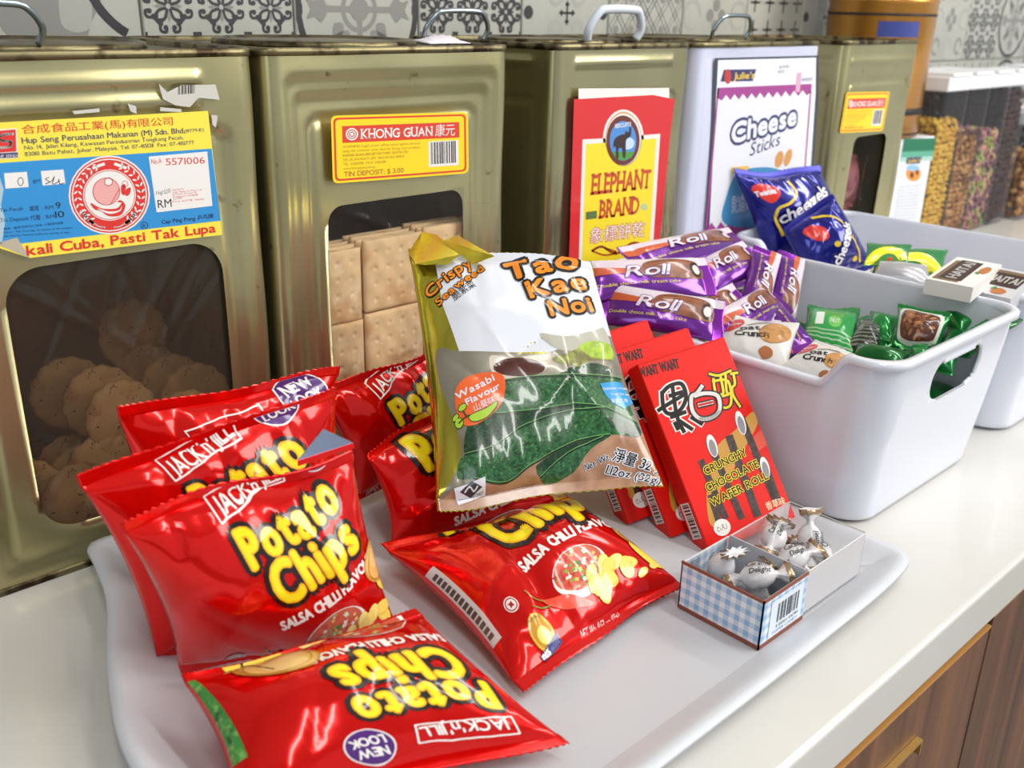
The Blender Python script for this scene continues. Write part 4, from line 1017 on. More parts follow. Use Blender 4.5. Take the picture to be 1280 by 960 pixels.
DH.smooth([(560, 390), (600, 362), (655, 360), (662, 405), (610, 415)], mat('wasabi_leaf_print', '#a8c63e', .25, coat=.4, var=('#8aa832', 160, .4, .6)), 2.6)
DH.part('flavour_badge')
DH.smooth([(165, 520), (200, 478), (270, 465), (325, 480), (330, 540), (300, 590), (230, 628), (180, 610)], ink('#e8642a'), 5)
zt(DH, 'Wasabi', (172, 544), (298, 492), 23, wht, 6, off=.03, lead=.04); zt(DH, 'Flavour', (205, 564), (316, 518), 21, wht, 6, off=.03, lead=.03); zt(DH, '山葵味', (232, 584), (302, 560), 20, wht, 6)
LG = ink('#a9cf3a'); DG = ink('#2f4a18')
for gr, mm, ly in ((3, DG, 7), (0, LG, 8)):
    k = gr
    DH.smooth([(213 - k, 602), (232, 590 - k), (270, 578 - k), (304 + k, 560 - k), (300 + k, 578 + k), (270, 606 + k), (230, 616 + k)], mm, ly)
    DH.disc((190, 570), 14 + k, mm, ly, ry=9 + k, rot=-.6); DH.disc((180, 618), 13 + k, mm, ly, ry=15 + k); DH.disc((168, 600), 12 + k, mm, ly, ry=7 + k, rot=-.9)
DH.curve([(215, 595), (195, 605), (180, 618)], 5, DG, 9); DH.curve([(205, 600), (192, 580)], 5, DG, 9)
DH.part('name_lettering')
for t, a, bb, h, sd in (('Tao', (352, 182), (560, 122), 60, 3), ('Kae', (415, 240), (585, 190), 54, 5), ('Noi', (478, 295), (602, 262), 50, 8)):
    zt(DH, t, a, bb, h, org, 6, off=.045, jit=.06, seed=sd, lead=.08, outl=[(.16, blk), (.12, blk)])
zt(DH, 'Crispy', (88, 225), (240, 135), 34, org, 5, off=.03, jit=.05, seed=2, lead=.05, outl=[(.11, blk)])
zt(DH, 'Seaweed', (118, 255), (275, 152), 24, org, 5, off=.03, jit=.04, seed=6, lead=.05, outl=[(.11, blk)])
zt(DH, '脆紫菜', (172, 247), (245, 202), 22, blk, 5)
DH.part('net_weight_lettering')
zt(DH, 'Net Wt.', (595, 782), (668, 745), 22, blk, 5, off=.015, skew=.2, outl=[(.07, wht)]); zt(DH, '淨量 32 克', (672, 745), (830, 790), 36, blk, 5, off=.015, outl=[(.08, wht)]); zt(DH, '1.12oz (32g)', (655, 790), (815, 828), 30, blk, 5, off=.015, outl=[(.08, wht)])
DH.part('side_badge'); SB = ink('#2b95cf')
DH.poly([(640, 535), (625, 500), (660, 488), (690, 482), (700, 500), (730, 540), (700, 572), (665, 560), (650, 545)], SB, 5)
zt(DH, 'Delicious wasabi', (634, 522), (712, 500), 9, wht, 6, off=.01); zt(DH, 'from the sea', (660, 535), (716, 520), 9, wht, 6, off=.01); zt(DH, '來自大海', (660, 560), (712, 545), 11, wht, 6)
DH.part('certification_mark')
DH.poly([(172, 828), (275, 795), (282, 848), (190, 882)], wht, 5); DH.poly([(192, 838), (230, 805), (268, 825), (232, 852)], ink('#3b3a40'), 6); DH.curve([(210, 838), (225, 822), (240, 835), (252, 822)], 5, wht, 7)
zt(DH, 'HALAL CERTIFIED', (190, 868), (275, 842), 8, blk, 6)
b.print(DH, root, f, hc, clip=(0, 1, .004, .996))
# hang-hole tab ears at the top left
bm = bmesh.new(); 
ear = [at(511, 315, z=.204), at(527, 290, z=.214), at(545, 293, z=.214), at(575, 318, z=.206), at(560, 330, z=.2), at(520, 330, z=.2)]
n = len(ear); a_ = [bm.verts.new(p) for p in ear]; b_ = [bm.verts.new(p - b.N0 * .0012) for p in ear]; bm.faces.new(a_); bm.faces.new(b_[::-1])
for i in range(n): bm.faces.new((a_[i], b_[i], b_[(i + 1) % n], a_[(i + 1) % n]))
bmobj('top_tab', bm, root, m_gold_foil, off=hc)
ear = [at(555, 300, z=.210), at(572, 294, z=.213), at(618, 320, z=.207), at(590, 330, z=.2)]
bm = bmesh.new(); n = len(ear); a_ = [bm.verts.new(p) for p in ear]; b_ = [bm.verts.new(p - b.N0 * .0012) for p in ear]; bm.faces.new(a_); bm.faces.new(b_[::-1])
for i in range(n): bm.faces.new((a_[i], b_[i], b_[(i + 1) % n], a_[(i + 1) % n]))
bmobj('top_tab', bm, root, m_gold_foil, off=hc)

# ------------------------------------------------------------------ tray
m_tray = mat('frosted_tray', '#cdd0d6', .36, 0, coat=0, spec=.4)
def tray():
    # outer outline (rim, z), walked anticlockwise from back-left
    out = [(.200, -.012), (.192, -.040), (.181, -.088), (.158, -.145), (.143, -.188), (.134, -.222), (.131, -.255), (.133, -.300), (.140, -.345), (.152, -.385), (.170, -.404),
           (.230, -.408), (.300, -.408), (.370, -.408), (.440, -.408), (.500, -.407), (.560, -.406), (.600, -.404), (.628, -.400), (.640, -.390), (.641, -.370), (.640, -.33), (.638, -.27), (.636, -.2), (.634, -.13), (.632, -.06), (.630, -.020), (.618, -.010),
           (.56, -.008), (.5, -.008), (.43, -.008), (.36, -.008), (.29, -.008), (.235, -.008)]
    P = [np.array(p) for p in out]; n = len(P); O = []
    for i in range(n):
        a, b_, c_, d_ = P[i - 1], P[i], P[(i + 1) % n], P[(i + 2) % n]
        for j in range(3): t = j / 3; O.append(.5 * ((2 * b_) + (c_ - a) * t + (2 * a - 5 * b_ + 4 * c_ - d_) * t * t + (3 * b_ - a - 3 * c_ + d_) * t ** 3))
    O = np.array(O); N = len(O)
    T = np.roll(O, -1, 0) - np.roll(O, 1, 0); T /= np.linalg.norm(T, axis=1)[:, None]; nr = np.stack([-T[:, 1], T[:, 0]], 1)
    cen = np.array([.38, -.2]); sgn = np.sign(((cen - O) * nr).sum(1))[:, None]; nr = nr * sgn
    for _ in range(6): nr = (np.roll(nr, 1, 0) + nr + np.roll(nr, -1, 0)); nr /= np.linalg.norm(nr, axis=1)[:, None]
    lw = np.clip((.30 - O[:, 0]) / .12, 0, 1)        # left end: broad raised wing
    wid = .024 + .016 * lw; hgt = .013 + .011 * lw
    prof = [(0, .93), (.0, 1.0), (.12, 1.0), (.25, .93), (.5, .62), (.75, .28), (.92, .10), (1.0, .0)]
    rings = []
    for (f_, h_) in prof:
        X = O + nr * (wid * f_)[:, None]; rings.append(np.concatenate([X, (.0035 + (hgt - .0035) * h_)[:, None]], 1))
    V = [tuple(p) for R_ in rings for p in R_]; Fc = []
    for k in range(len(rings) - 1):
        for i in range(N): Fc.append((k * N + i, (k + 1) * N + i, (k + 1) * N + (i + 1) % N, k * N + (i + 1) % N))
    V.append((cen[0], cen[1], .0035)); k = len(rings) - 1
    for i in range(N): Fc.append((k * N + i, len(V) - 1, k * N + (i + 1) % N))
    o = pyobj('display_tray', V, Fc, None, m_tray, True)
    md = o.modifiers.new('t', 'SOLIDIFY'); md.thickness = .0022; md.offset = -1
    return o
tr = tray(); tag(tr, 'frosted white plastic tray with a wavy left rim holding the chip bags', 'tray')

# ------------------------------------------------------------------ white bins
m_bin = mat('bin_plastic', '#dfe2ee', .16, 0, coat=.3, sss=.0)
def bin_(x0, x1, y0, y1, label, flip=False):
    cx, cy = (x0 + x1) / 2, (y0 + y1) / 2; root = empty('storage_bin', (cx, cy, 0), label, 'bin')
    hw, hd = (x1 - x0) / 2, (y1 - y0) / 2
    def per(s, ins, r):          # returns xy, side
        a, b_ = hw - ins, hd - ins; L1, L2, q = 2 * a - 2 * r, 2 * b_ - 2 * r, math.pi * r / 2; tot = 2 * (L1 + L2 + 2 * q); s = (s % 1.0) * tot
        for L, n in ((L1, 'f'), (q, 0), (L2, 'r'), (q, 1), (L1, 'b'), (q, 2), (L2, 'l'), (q, 3)):
            if s <= L: break
            s -= L
        if n == 'f': return -a + r + s, -b_
        if n == 'r': return a, -b_ + r + s
        if n == 'b': return a - r - s, b_
        if n == 'l': return -a, b_ - r - s
        c_ = [(a - r, -b_ + r, -90), (a - r, b_ - r, 0), (-a + r, b_ - r, 90), (-a + r, -b_ + r, 180)][n]; t = math.radians(c_[2] + 90 * s / L)
        return c_[0] + r * math.cos(t), c_[1] + r * math.sin(t)
    H0 = .145; r = .028
    def top(x, y):               # the left long side dips between its raised ends
        if x < -hw + .03:
            e = min((hd - .035) - y, y + hd - .035)
            k = min(1, max(0, e / .022)); k = k * k * (3 - 2 * k); kx = min(1, max(0, (-hw + .03 - x) / .012)); return H0 - .025 * k * kx
        return H0
    L = 2 * (2 * hw + 2 * hd); n = 280; us = None; zs_ = [H0 * i / 48 for i in range(49)]
    fw = (2 * hw - 2 * r) / (2 * (2 * hw - 2 * r + 2 * hd - 2 * r + math.pi * r)); bs = .5 + fw / 2
    fl = 2 * (2 * hw - 2 * r + 2 * hd - 2 * r + math.pi * r)
    us = [fl * i / 340 for i in range(341)]
    def sd(u, v):
        return min(rrect_sdf(u - c_ * fl, v, 0, .112, .046, .0165, .0155) for c_ in (fw / 2, bs))
    def pos(u, v):
        u, v = u / fl, v / H0; ins = .014 * (1 - v) ** 1.2 + (0 if v > .03 else .006 * (1 - v / .03) ** 2); x, y = per(u, ins, r); xt, yt = per(u, 0, r)
        return x, y, v * top(xt, yt) + .0005
    V, Fc = holed_grid(us, zs_, sd, pos, True)
    o = pyobj('bin_wall', V, Fc, root, m_bin, True); md = o.modifiers.new('t', 'SOLIDIFY'); md.thickness = .0024; md.offset = -1
    bm = bmesh.new(); rr_ = []
    for dx, dz in ((-.0005, -.006), (.0035, -.006), (.0035, -.001), (.0015, .0006), (-.0015, .0006), (-.0026, -.001), (-.0026, -.006)):
        rg = []
        for i in range(n):
            x, y = per(i / n, -dx, r); xt, yt = per(i / n, 0, r); rg.append(bm.verts.new((x, y, top(xt, yt) + dz)))
        rr_.append(rg)
    for A, B_2 in zip(rr_, rr_[1:]):
        for i in range(n): bm.faces.new((A[i], A[(i + 1) % n], B_2[(i + 1) % n], B_2[i])).smooth = True
    bmobj('rim', bm, root, m_bin)
    bm = bmesh.new(); vv = []
    for i in range(n): x, y = per(i / n, .02, r); vv.append(bm.verts.new((x, y, .0018)))
    f_ = bm.faces.new(vv); e = bmesh.ops.extrude_face_region(bm, geom=[f_]); bmesh.ops.translate(bm, verts=[v for v in e['geom'] if isinstance(v, bmesh.types.BMVert)], vec=(0, 0, -.0015)); bmobj('base', bm, root, m_bin)
    return root
bin_(.652, .892, -.357, -.022, 'front white plastic bin with a handle slot, full of purple, white and green snacks')
bin_(.932, 1.172, -.357, -.022, 'second white plastic bin at the right, holding dark blue bags and small cartons')

# ------------------------------------------------------------------ red wafer boxes
def wafer_boxes():
    TL, TR, BR, BL = [np.array(p) for p in ([.545, -.208, .130], [.620, -.230, .141], [.621, -.317, .020], [.541, -.294, .008])]
    u = (TR - TL + BR - BL) / 2; Wd = np.linalg.norm(u); u /= Wd
    d = (BL - TL + BR - TR) / 2; d -= u * (d @ u); Hh = np.linalg.norm(d); d /= Hh; n = np.cross(d, u)    # n faces the viewer
    C0 = (TL + TR + BR + BL) / 4; th = .019
    M = Matrix(((u[0], -n[0], -d[0], 0), (u[1], -n[1], -d[1], 0), (u[2], -n[2], -d[2], 0), (0, 0, 0, 1)))
    m_card = mat('red_card', '#e2160a', .35, 0, coat=.05, spec=.3); m_side = mat('red_card_side', '#b3150f', .4)
    root = bpy.data.objects.new('wafer_box', None); COL.objects.link(root)
    bm = bmesh.new(); box(bm, -Wd / 2, Wd / 2, 0, th, -Hh / 2, Hh / 2, .0006, seg=1); bmobj('carton', bm, root, m_card)
    bm = bmesh.new(); box(bm, -Wd / 2 + .001, Wd / 2 - .001, .001, th - .001, Hh / 2 + .0002, Hh / 2 + .0007); bmobj('top_flap', bm, root, m_card)
    zb = Z(740, 380, 3.0)
    def cv(x, y):
        px, py = zb(x, y); dr = Fv * CF + Rv * (px - 640) - Uv * (py - 480); t = ((C0 - Cv) @ n) / (dr @ n); P = Cv + dr * t - C0
        return (P @ u, -(P @ d))
    D = Design(); D.conv = cv; blk, wht, yl = ink('#1a1311', .3), ink('#f0eae6', .3), ink('#f2d822', .3); gold = ink('#c8913a', .3); choc = mat('wafer_print', '#4a3430', .4, var=('#2c1d1a', 300, .4, .6))
    D.part('brand_lettering'); zt(D, 'WANT WANT', (182, 276), (330, 238), 36, blk, 2, off=.035, serif=True)
    D.part('name_lettering')
    def glyph(strokes, wd, m, m2, l):
        for s_ in strokes: D.curve(s_, wd + 11, m2, l)
        for s_ in strokes: D.curve(s_, wd, m, l + 1)
    g1 = [[(262, 330), (268, 390), (290, 412), (330, 398), (352, 350), (335, 300), (290, 308), (262, 335)], [(248, 400), (270, 385), (345, 340)], [(300, 300), (318, 420), (345, 480)], [(290, 345), (338, 330)], [(296, 425), (350, 405)], [(310, 445), (322, 470)], [(330, 440), (375, 470)], [(372, 425), (412, 450)]]
    glyph(g1, 15, blk, wht, 2)
    g2 = [[(412, 308), (392, 335), (372, 350), (376, 400), (405, 430), (450, 425), (478, 395), (470, 345), (425, 335), (385, 345)], [(400, 380), (450, 368)]]
    glyph(g2, 14, wht, blk, 5); D.curve(g2[1], 9, ink('#c8241a', .3), 8)
    g3 = [[(440, 262), (475, 268), (520, 250)], [(455, 280), (462, 330), (485, 385), (520, 375), (510, 290), (452, 290)], [(480, 265), (492, 330), (480, 340)], [(500, 262), (505, 330), (520, 335)], [(475, 350), (510, 340)], [(530, 262), (535, 300), (525, 315), (530, 345), (555, 385)], [(520, 262), (545, 258)]]
    glyph(g3, 9, yl, blk, 2)
    D.part('wafer_picture')
    D.smooth([(480, 520), (540, 470), (600, 405), (620, 450), (560, 560), (520, 640), (480, 700), (470, 820), (440, 820), (430, 700), (460, 560)], gold, 1)
    D.smooth([(640, 470), (660, 520), (600, 560), (590, 520)], ink('#e2472c', .3), 1.2)
    for a, b2, w2 in (((410, 590), (500, 800), 24), ((440, 520), (560, 800), 26), ((515, 500), (620, 790), 30), ((560, 430), (690, 740), 26), ((640, 590), (690, 730), 34), ((445, 720), (480, 830), 24)):
        D.line([a, b2], w2, choc, 3)
    for c_, r1, r2 in (((450, 532), 18, 44), ((557, 446), 17, 46), ((648, 612), 16, 40)):
        D.disc(c_, r1, wht, 4, ry=r2, rot=-.28); D.disc((c_[0] + 2, c_[1] + 8), r1 * .7, ink('#8d8a90', .3), 5, ry=r2 * .75, rot=-.28)
    D.part('title_lettering')
    for t, a, b2 in (('CRUNCHY', (426, 642), (582, 566)), ('CHOCOLATE', (434, 706), (626, 610)), ('WAFER ROLL', (450, 760), (662, 654))):
        
        zt(D, t, a, b2, 31, ink('#2b1a0e', .3), 7, off=.025, lead=.03, outl=[(.12, ink('#6e5618', .3)), (.095, yl)])
    zt(D, '香草味', (655, 772), (726, 748), 24, ink('#f5c9a0', .3), 5, off=.02); zt(D, 'VANILLA', (672, 808), (738, 786), 20, ink('#f0b48c', .3), 5, off=.02); zt(D, 'FLAVOUR', (690, 840), (752, 818), 20, ink('#f0b48c', .3), 5, off=.02)
    zt(D, '香草口味', (490, 478), (525, 448), 12, ink('#7a1c14', .3), 5) if False else None
    D.part('certification_mark'); D.disc((487, 838), 32, wht, 5); zt(D, 'حلال', (468, 846), (506, 838), 16, blk, 6)
    C3 = np.zeros(3)
    D.build(planemap((0, 0, 0), (1, 0, 0), (0, 0, 1), (0, -1, 0)), root, base=.0001, lay=.00005, gx=[-Wd / 2, Wd / 2], gy=[-Hh / 2, Hh / 2])
    # left side barcode
    D = Design(); D.part('bar_code'); y0, y1, z0, z1 = .003, .016, -Hh / 2 + .012, -Hh / 2 + .040
    D.poly([(y0, z0), (y1, z0), (y1, z1), (y0, z1)], wht, 1); D.bars((y0 + .0015, z0 + .001), (y0 + .0015, z1 - .001), (y1 - y0 - .004, 0), blk, 2, n=16)
    D.build(lambda S_, T_: (np.stack([np.full(len(S_), -Wd / 2), S_, T_], 1), np.repeat(np.array([[-1., 0, 0]]), len(S_), 0)), root, base=.0001, lay=.00005)
    D = Design(); D.part('ingredients_lettering')
    for i in range(5): D.text('INGREDIENTS: wheat flour, sugar, palm oil, cocoa powder, milk powder'[i:], (.0045 + i * .0024, Hh / 2 - .04), (.0045 + i * .0024, -Hh / 2 + .045), .0012, ink('#5c0a08', .3), 1) 
    D.build(lambda S_, T_: (np.stack([np.full(len(S_), -Wd / 2), S_, T_], 1), np.repeat(np.array([[-1., 0, 0]]), len(S_), 0)), root, base=.0001, lay=.00005)
    def place(r_, shift): r_.matrix_world = Matrix.Translation(Vector(C0 + shift)) @ M
    place(root, np.zeros(3)); grp = 'red wafer roll boxes in a leaning row'
    tag(root, 'red chocolate wafer roll box at the front of the leaning row, whole face showing', 'box', grp)
    s1 = -n * (th + .001) 
    for k, (sh, lb) in enumerate((((-.003, .033, .0), 'red wafer roll box in the middle of the leaning row'), ((-.012, .068, .0), 'red wafer roll box at the back of the leaning row, partly behind the seaweed bag'))):
        r2 = root.copy(); COL.objects.link(r2); tag(r2, lb, 'box', grp)
        for ch in [c_ for c_ in bpy.data.objects if c_.parent == root]: q = ch.copy(); COL.objects.link(q); q.parent = r2
        place(r2, np.array(sh))
wafer_boxes()

# ------------------------------------------------------------------ small packets
def packet(name, cat, corners, B, m, design, label, group=None, seed=1, wr=1.0, ns=22, nt=34, seal=.07, st=None, sealmat=None, mback=None, fold=None, pull=.06, **k):
    corners = [np.array(c_, float) for c_ in corners]
    c = np.mean(corners, 0); c = np.array([c[0], c[1], min(q[2] for q in corners)])
    root = empty(name, tuple(c), label, cat, group)
    b = Bag(corners, B, seed, wr, seal=seal, ns=ns, nt=nt, pull=pull, zig=.0007, ncr=6, **k); b.build(root, m, mback or m, off=c, names=('pouch', 'seal'), sealmat=sealmat)
    if design is not None:
        if st is None: st = lambda V: V        # design already in (s,t)
        b.print(design, root, st, c, clip=(0, 1, .01, .99))
    return root, b
# roll cake packet: length runs along s? the seals are at the short ends, so t runs along the length
m_pur = mat('purple_foil', '#6a2391', .2, .45, coat=.5); m_purs = mat('purple_foil_seal', '#8a2fb0', .16, .75, coat=.3)
m_cake = mat('roll_cake_print', '#8d4f2e', .3, coat=.4, var=('#5f2f18', 90, .4, .65)); m_cream = ink('#e9d7d2')
def Q(pts): return [(y, x) for x, y in pts]      # author lying down: x along the length (t), y across (s)
def roll_design(v=0):
    D = Design(); D.part('background_print')
    # authored with X=length 0..1, Y=height 0(bottom)..1(top): s = 1-Y... t = X
    D.conv = lambda x, y: (y, x)
    D.smooth([(.02, .70), (.25, .62), (.5, .66), (.7, .82), (.98, .78), (.98, 1.1), (.02, 1.1)], ink('#d9cbd6'), 1)
    D.smooth([(.02, .62), (.3, .56), (.5, .62), (.3, .70), (.02, .8)], ink('#c65a35'), 2)
    D.part('cake_picture')
    D.smooth([(.42, .55), (.46, .80), (.6, .92), (.8, .90), (.9, .78), (.92, .5), (.85, .38), (.6, .40), (.48, .42)], m_cake, 3)
    D.disc((.86, .62), .05, ink('#3a1d12'), 4, ry=.2); D.disc((.86, .62), .03, m_cream, 5, ry=.12); D.curve([(.5, .75), (.65, .84), (.8, .82)], .02, ink('#b0714a'), 4)
    D.part('name_lettering')
    return D
class RollD(Design): pass
def finish_roll(D, upside=False):
    # lettering written along t; use a conv that keeps text upright: baseline runs in +t, up is -s
    w_ = ink('#efe6ee')
    def tx(s, x0, x1, y, h, m, l, **k):
        # manual text: build in (x,y) unit space then convert, anisotropy handled by packet shape
        T = Design(); T.text(s, (x0 * 3.1, y), (x1 * 3.1, y), h, m, l, **k)
        for nm, g in T.parts.items():
            i0 = g['mats'].index(m); D.add([(p[1], p[0] / 3.1) for p in g['v']], g['f'], m, l)
    tx('Roll', .30, .62, .46, .30, ink('#5b1f78'), 6, off=.07, skew=.25); tx('Roll', .30, .62, .48, .28, w_, 7, off=.02, skew=.25)
    tx('Double choco milk cream cake', .10, .70, .28, .08, ink('#e6d36a'), 6)
    return D
ROLL = finish_roll(roll_design())
def endcap_design():
    D = Design(); D.conv = lambda x, y: (1 - y, x); D.part('end_print'); return D
def strip(p0, p1, w_, n_up, tilt=0.0):
    """corners of a packet whose length runs p0->p1; w_ = width; n_up ~ direction its face looks"""
    p0, p1 = np.array(p0, float), np.array(p1, float); d = p1 - p0; d /= np.linalg.norm(d); n = np.array(n_up, float); n -= d * (n @ d); n /= np.linalg.norm(n)
    s_ = np.cross(d, n)  # width direction; t runs p0->p1 ; face normal = d x u
    s_ = np.cross(n, d)
    return [p0 - s_ * w_ / 2, p0 + s_ * w_ / 2, p1 + s_ * w_ / 2, p1 - s_ * w_ / 2]
cam_dir = -Fv
def up_n(t=.5): v = cam_dir * t + np.array([0, 0, 1.0]) * (1 - t); return v / np.linalg.norm(v)
gR = 'purple roll cake packets in the front bin'
rolls = [
 (at(726, 352, z=.160), at(890, 345, z=.155), .040, .7, 'purple roll cake packet lying on top of the heap, whole front facing out'),
 (at(786, 326, z=.168), at(925, 298, z=.160), .036, .6, 'purple roll cake packet behind the topmost one, chocolate roll at its right end'),
 (at(748, 378, z=.143), at(905, 402, z=.133), .040, .7, 'purple roll cake packet tucked under the topmost one at the left rim of the bin'),
 (at(868, 352, z=.138), at(945, 318, z=.155), .042, .6, 'purple roll cake packet with a shiny striped end seal beside the cheese stick tin'),
 (at(990, 318, x=.865), at(975, 400, x=.80), .030, .9, 'purple roll cake packet standing on end at the far right of the purple heap'),
 (at(960, 312, x=.84), at(940, 392, x=.775), .030, .9, 'purple roll cake packet standing on end, second from the right of the purple heap'),
 (at(838, 420, x=.675), at(930, 372, z=.132), .038, .7, 'purple roll cake packet slanting up from behind the rear wafer box'),
 (at(905, 412, z=.118), at(975, 372, z=.125), .038, .7, 'purple roll cake packet with a striped seal above the white oat packets'),
 (at(1000, 442, z=.098), at(925, 352, z=.130), .040, .7, 'dark purple roll cake packet leaning at the edge of the oat packets'),
]
for i, (a, bb, wd, t_, lb) in enumerate(rolls):
    packet('roll_cake_packet', 'snack packet', strip(a, bb, wd, up_n(t_)), .009, m_pur, ROLL, lb, gR, seed=70 + i, wr=.9, ns=20, nt=44, sealmat=m_purs, sp=2.2, seal=.09)
# supporting packets below the visible ones
for i in range(9):
    x = .70 + .035 * (i % 3); y = -.055 - .045 * (i // 3); z_ = .018 + .022 * (i % 3)
    packet('roll_cake_packet', 'snack packet', strip((x - .03, y, z_), (x + .085, y - .01, z_ + .004), .038, (0, 0, 1)), .009, m_pur, None, 'purple roll cake packet buried under the others in the bin', 'buried purple packets in the front bin', seed=90 + i, ns=12, nt=18, sealmat=m_purs)

# oat crunch packets
m_wfoil = mat('white_packet_foil', '#dedbd8', .28, .1, coat=.4)
def oat_design():
    D = Design(); D.part('lettering'); rd, bk = ink('#c8232c'), ink('#2b2422')
    def tx(s, x0, y0, x1, y1, h, m, l, **k):
        T = Design(); T.text(s, (x0, -y0), (x1, -y1), h, m, l, **k)
        for nm, g in T.parts.items():
            for mm in g['mats']:
                pass
            D.add([(p[0], -p[1] / 1.25) for p in g['v']], g['f'], m, l)
    D.smooth([(.0, .40), (.05, .22), (.17, .18), (.24, .30), (.18, .48), (.06, .55)], rd, 2); tx("Munchy's", .03, .50, .21, .42, .06, ink('#eeeaea'), 3, off=.03)
    tx('oat', .25, .64, .52, .56, .16, bk, 3, off=.03); tx('Crunch', .22, .84, .68, .74, .17, bk, 3, off=.03)
    D.curve([(.3, .36), (.45, .26), (.62, .22)], .02, ink('#7a6f4c'), 3); tx('with Hazelnuts', .34, .44, .66, .30, .045, bk, 3)
    D.part('oat_biscuit_picture'); D.smooth([(.52, .52), (.56, .32), (.74, .22), (.92, .26), (.95, .44), (.82, .62), (.64, .66)], mat('oat_print', '#c08a4e', .35, coat=.3, var=[('#8a5a2c', 130, .45, .7), ('#e3bd85', 200, .58, .7)]), 3)
    D.smooth([(.6, .84), (.66, .74), (.76, .76), (.78, .86), (.68, .92)], mat('nut_print', '#a5653a', .35, coat=.3), 3)
    return D
OAT = oat_design()
gO = 'white oat biscuit packets in the front bin'
def quadpx(ps): return [at(px, py, z=z_) for px, py, z_ in ps]
packet('oat_biscuit_packet', 'snack packet', [at(918, 396, z=.128), at(1000, 404, z=.126), at(985, 466, x=.674), at(886, 436, x=.672)], .008, m_wfoil, OAT, 'white oat biscuit packet against the low rim, the one further left', gO, seed=121, seal=.06)
packet('oat_biscuit_packet', 'snack packet', [at(1020, 424, z=.128), at(1082, 448, z=.122), at(1052, 492, x=.676), at(968, 462, x=.674)], .008, m_wfoil, OAT, 'white oat biscuit packet against the low rim, the one nearest the green packets', gO, seed=122, seal=.06)
packet('oat_biscuit_packet', 'snack packet', [at(850, 398, z=.116), at(912, 404, z=.114), at(892, 440, x=.676), at(838, 422, x=.672)], .008, m_wfoil, OAT, 'white oat biscuit packet half hidden behind the wafer boxes', gO, seed=123, seal=.06)
for i in range(6):
    packet('oat_biscuit_packet', 'snack packet', [np.array((.69 + .01 * (i % 2), -.17 - .05 * (i // 2) * .6, .018 + .03 * (i % 3))) + np.array(q) for q in ((0, 0, 0), (.07, 0, 0), (.07, -.055, 0), (0, -.055, 0))], .009, m_wfoil, None, 'white oat biscuit packet buried below the visible ones', 'buried oat packets in the front bin', seed=130 + i, ns=12, nt=16)
# green packets
m_grn = mat('green_foil', '#14863a', .2, .4, coat=.5); m_grn2 = mat('green_foil_dark', '#0c6429', .2, .4, coat=.5); m_blk = mat('dark_back_print', '#22241f', .3, .1, coat=.3)
def green_design(kind):
    D = Design(); w_ = ink('#e4e8e2')
    def tx(s, x0, y0, x1, y1, h, m, l, **k):
        T = Design(); T.text(s, (x0, -y0), (x1, -y1), h, m, l, **k)
        for nm, g in T.parts.items(): D.add([(p[0], -p[1]) for p in g['v']], g['f'], m, l)
    if kind == 0:
        D.part('panel_print'); D.poly([(.05, .15), (.95, .15), (.95, .9), (.05, .9)], ink('#1f9a44'), 1); D.poly([(.2, .35), (.36, .33), (.36, .6), (.2, .62)], w_, 2)
        D.disc((.58, .5), .13, ink('#6fbf5a'), 2); tx('NUT', (.49), .54, .67, .54, .1, w_, 3)
        for i in range(4): D.poly([(.06, .68 + i * .06), (.94, .68 + i * .06), (.94, .70 + i * .06), (.06, .70 + i * .06)], ink('#a9c9a6'), 2)
    elif kind == 1:
        D.part('panel_print'); D.poly([(.08, .12), (.92, .12), (.92, .9), (.08, .9)], ink('#20241c'), 1)
        for i in range(9): tx('INGREDIENTS almonds peanuts raisins seeds', .12, .22 + i * .075, .88, .22 + i * .075, .035, ink('#b9c2ae'), 2)
    else:
        D.part('nut_window'); D.smooth([(.06, .25), (.2, .12), (.5, .15), (.8, .12), (.94, .25), (.94, .75), (.8, .9), (.2, .9), (.06, .78)], ink('#d5dcd0'), 1)
        D.smooth([(.12, .3), (.25, .2), (.5, .2), (.75, .2), (.88, .3), (.88, .72), (.75, .84), (.25, .84), (.12, .72)], ink('#5a3020'), 2)
        rn = random.Random(4); cs = [ink(c_) for c_ in ('#8a5034', '#a06a44', '#70402a', '#b98458')]
        for i in range(46):
            x, y = rn.uniform(.18, .82), rn.uniform(.26, .78); D.disc((x, y), .07, rn.choice(cs), 3 + i * .08, ry=.035, rot=rn.uniform(0, 3), n=10)
    return D
GD = [green_design(i) for i in range(3)]
gG = 'green nut packets in the front bin'
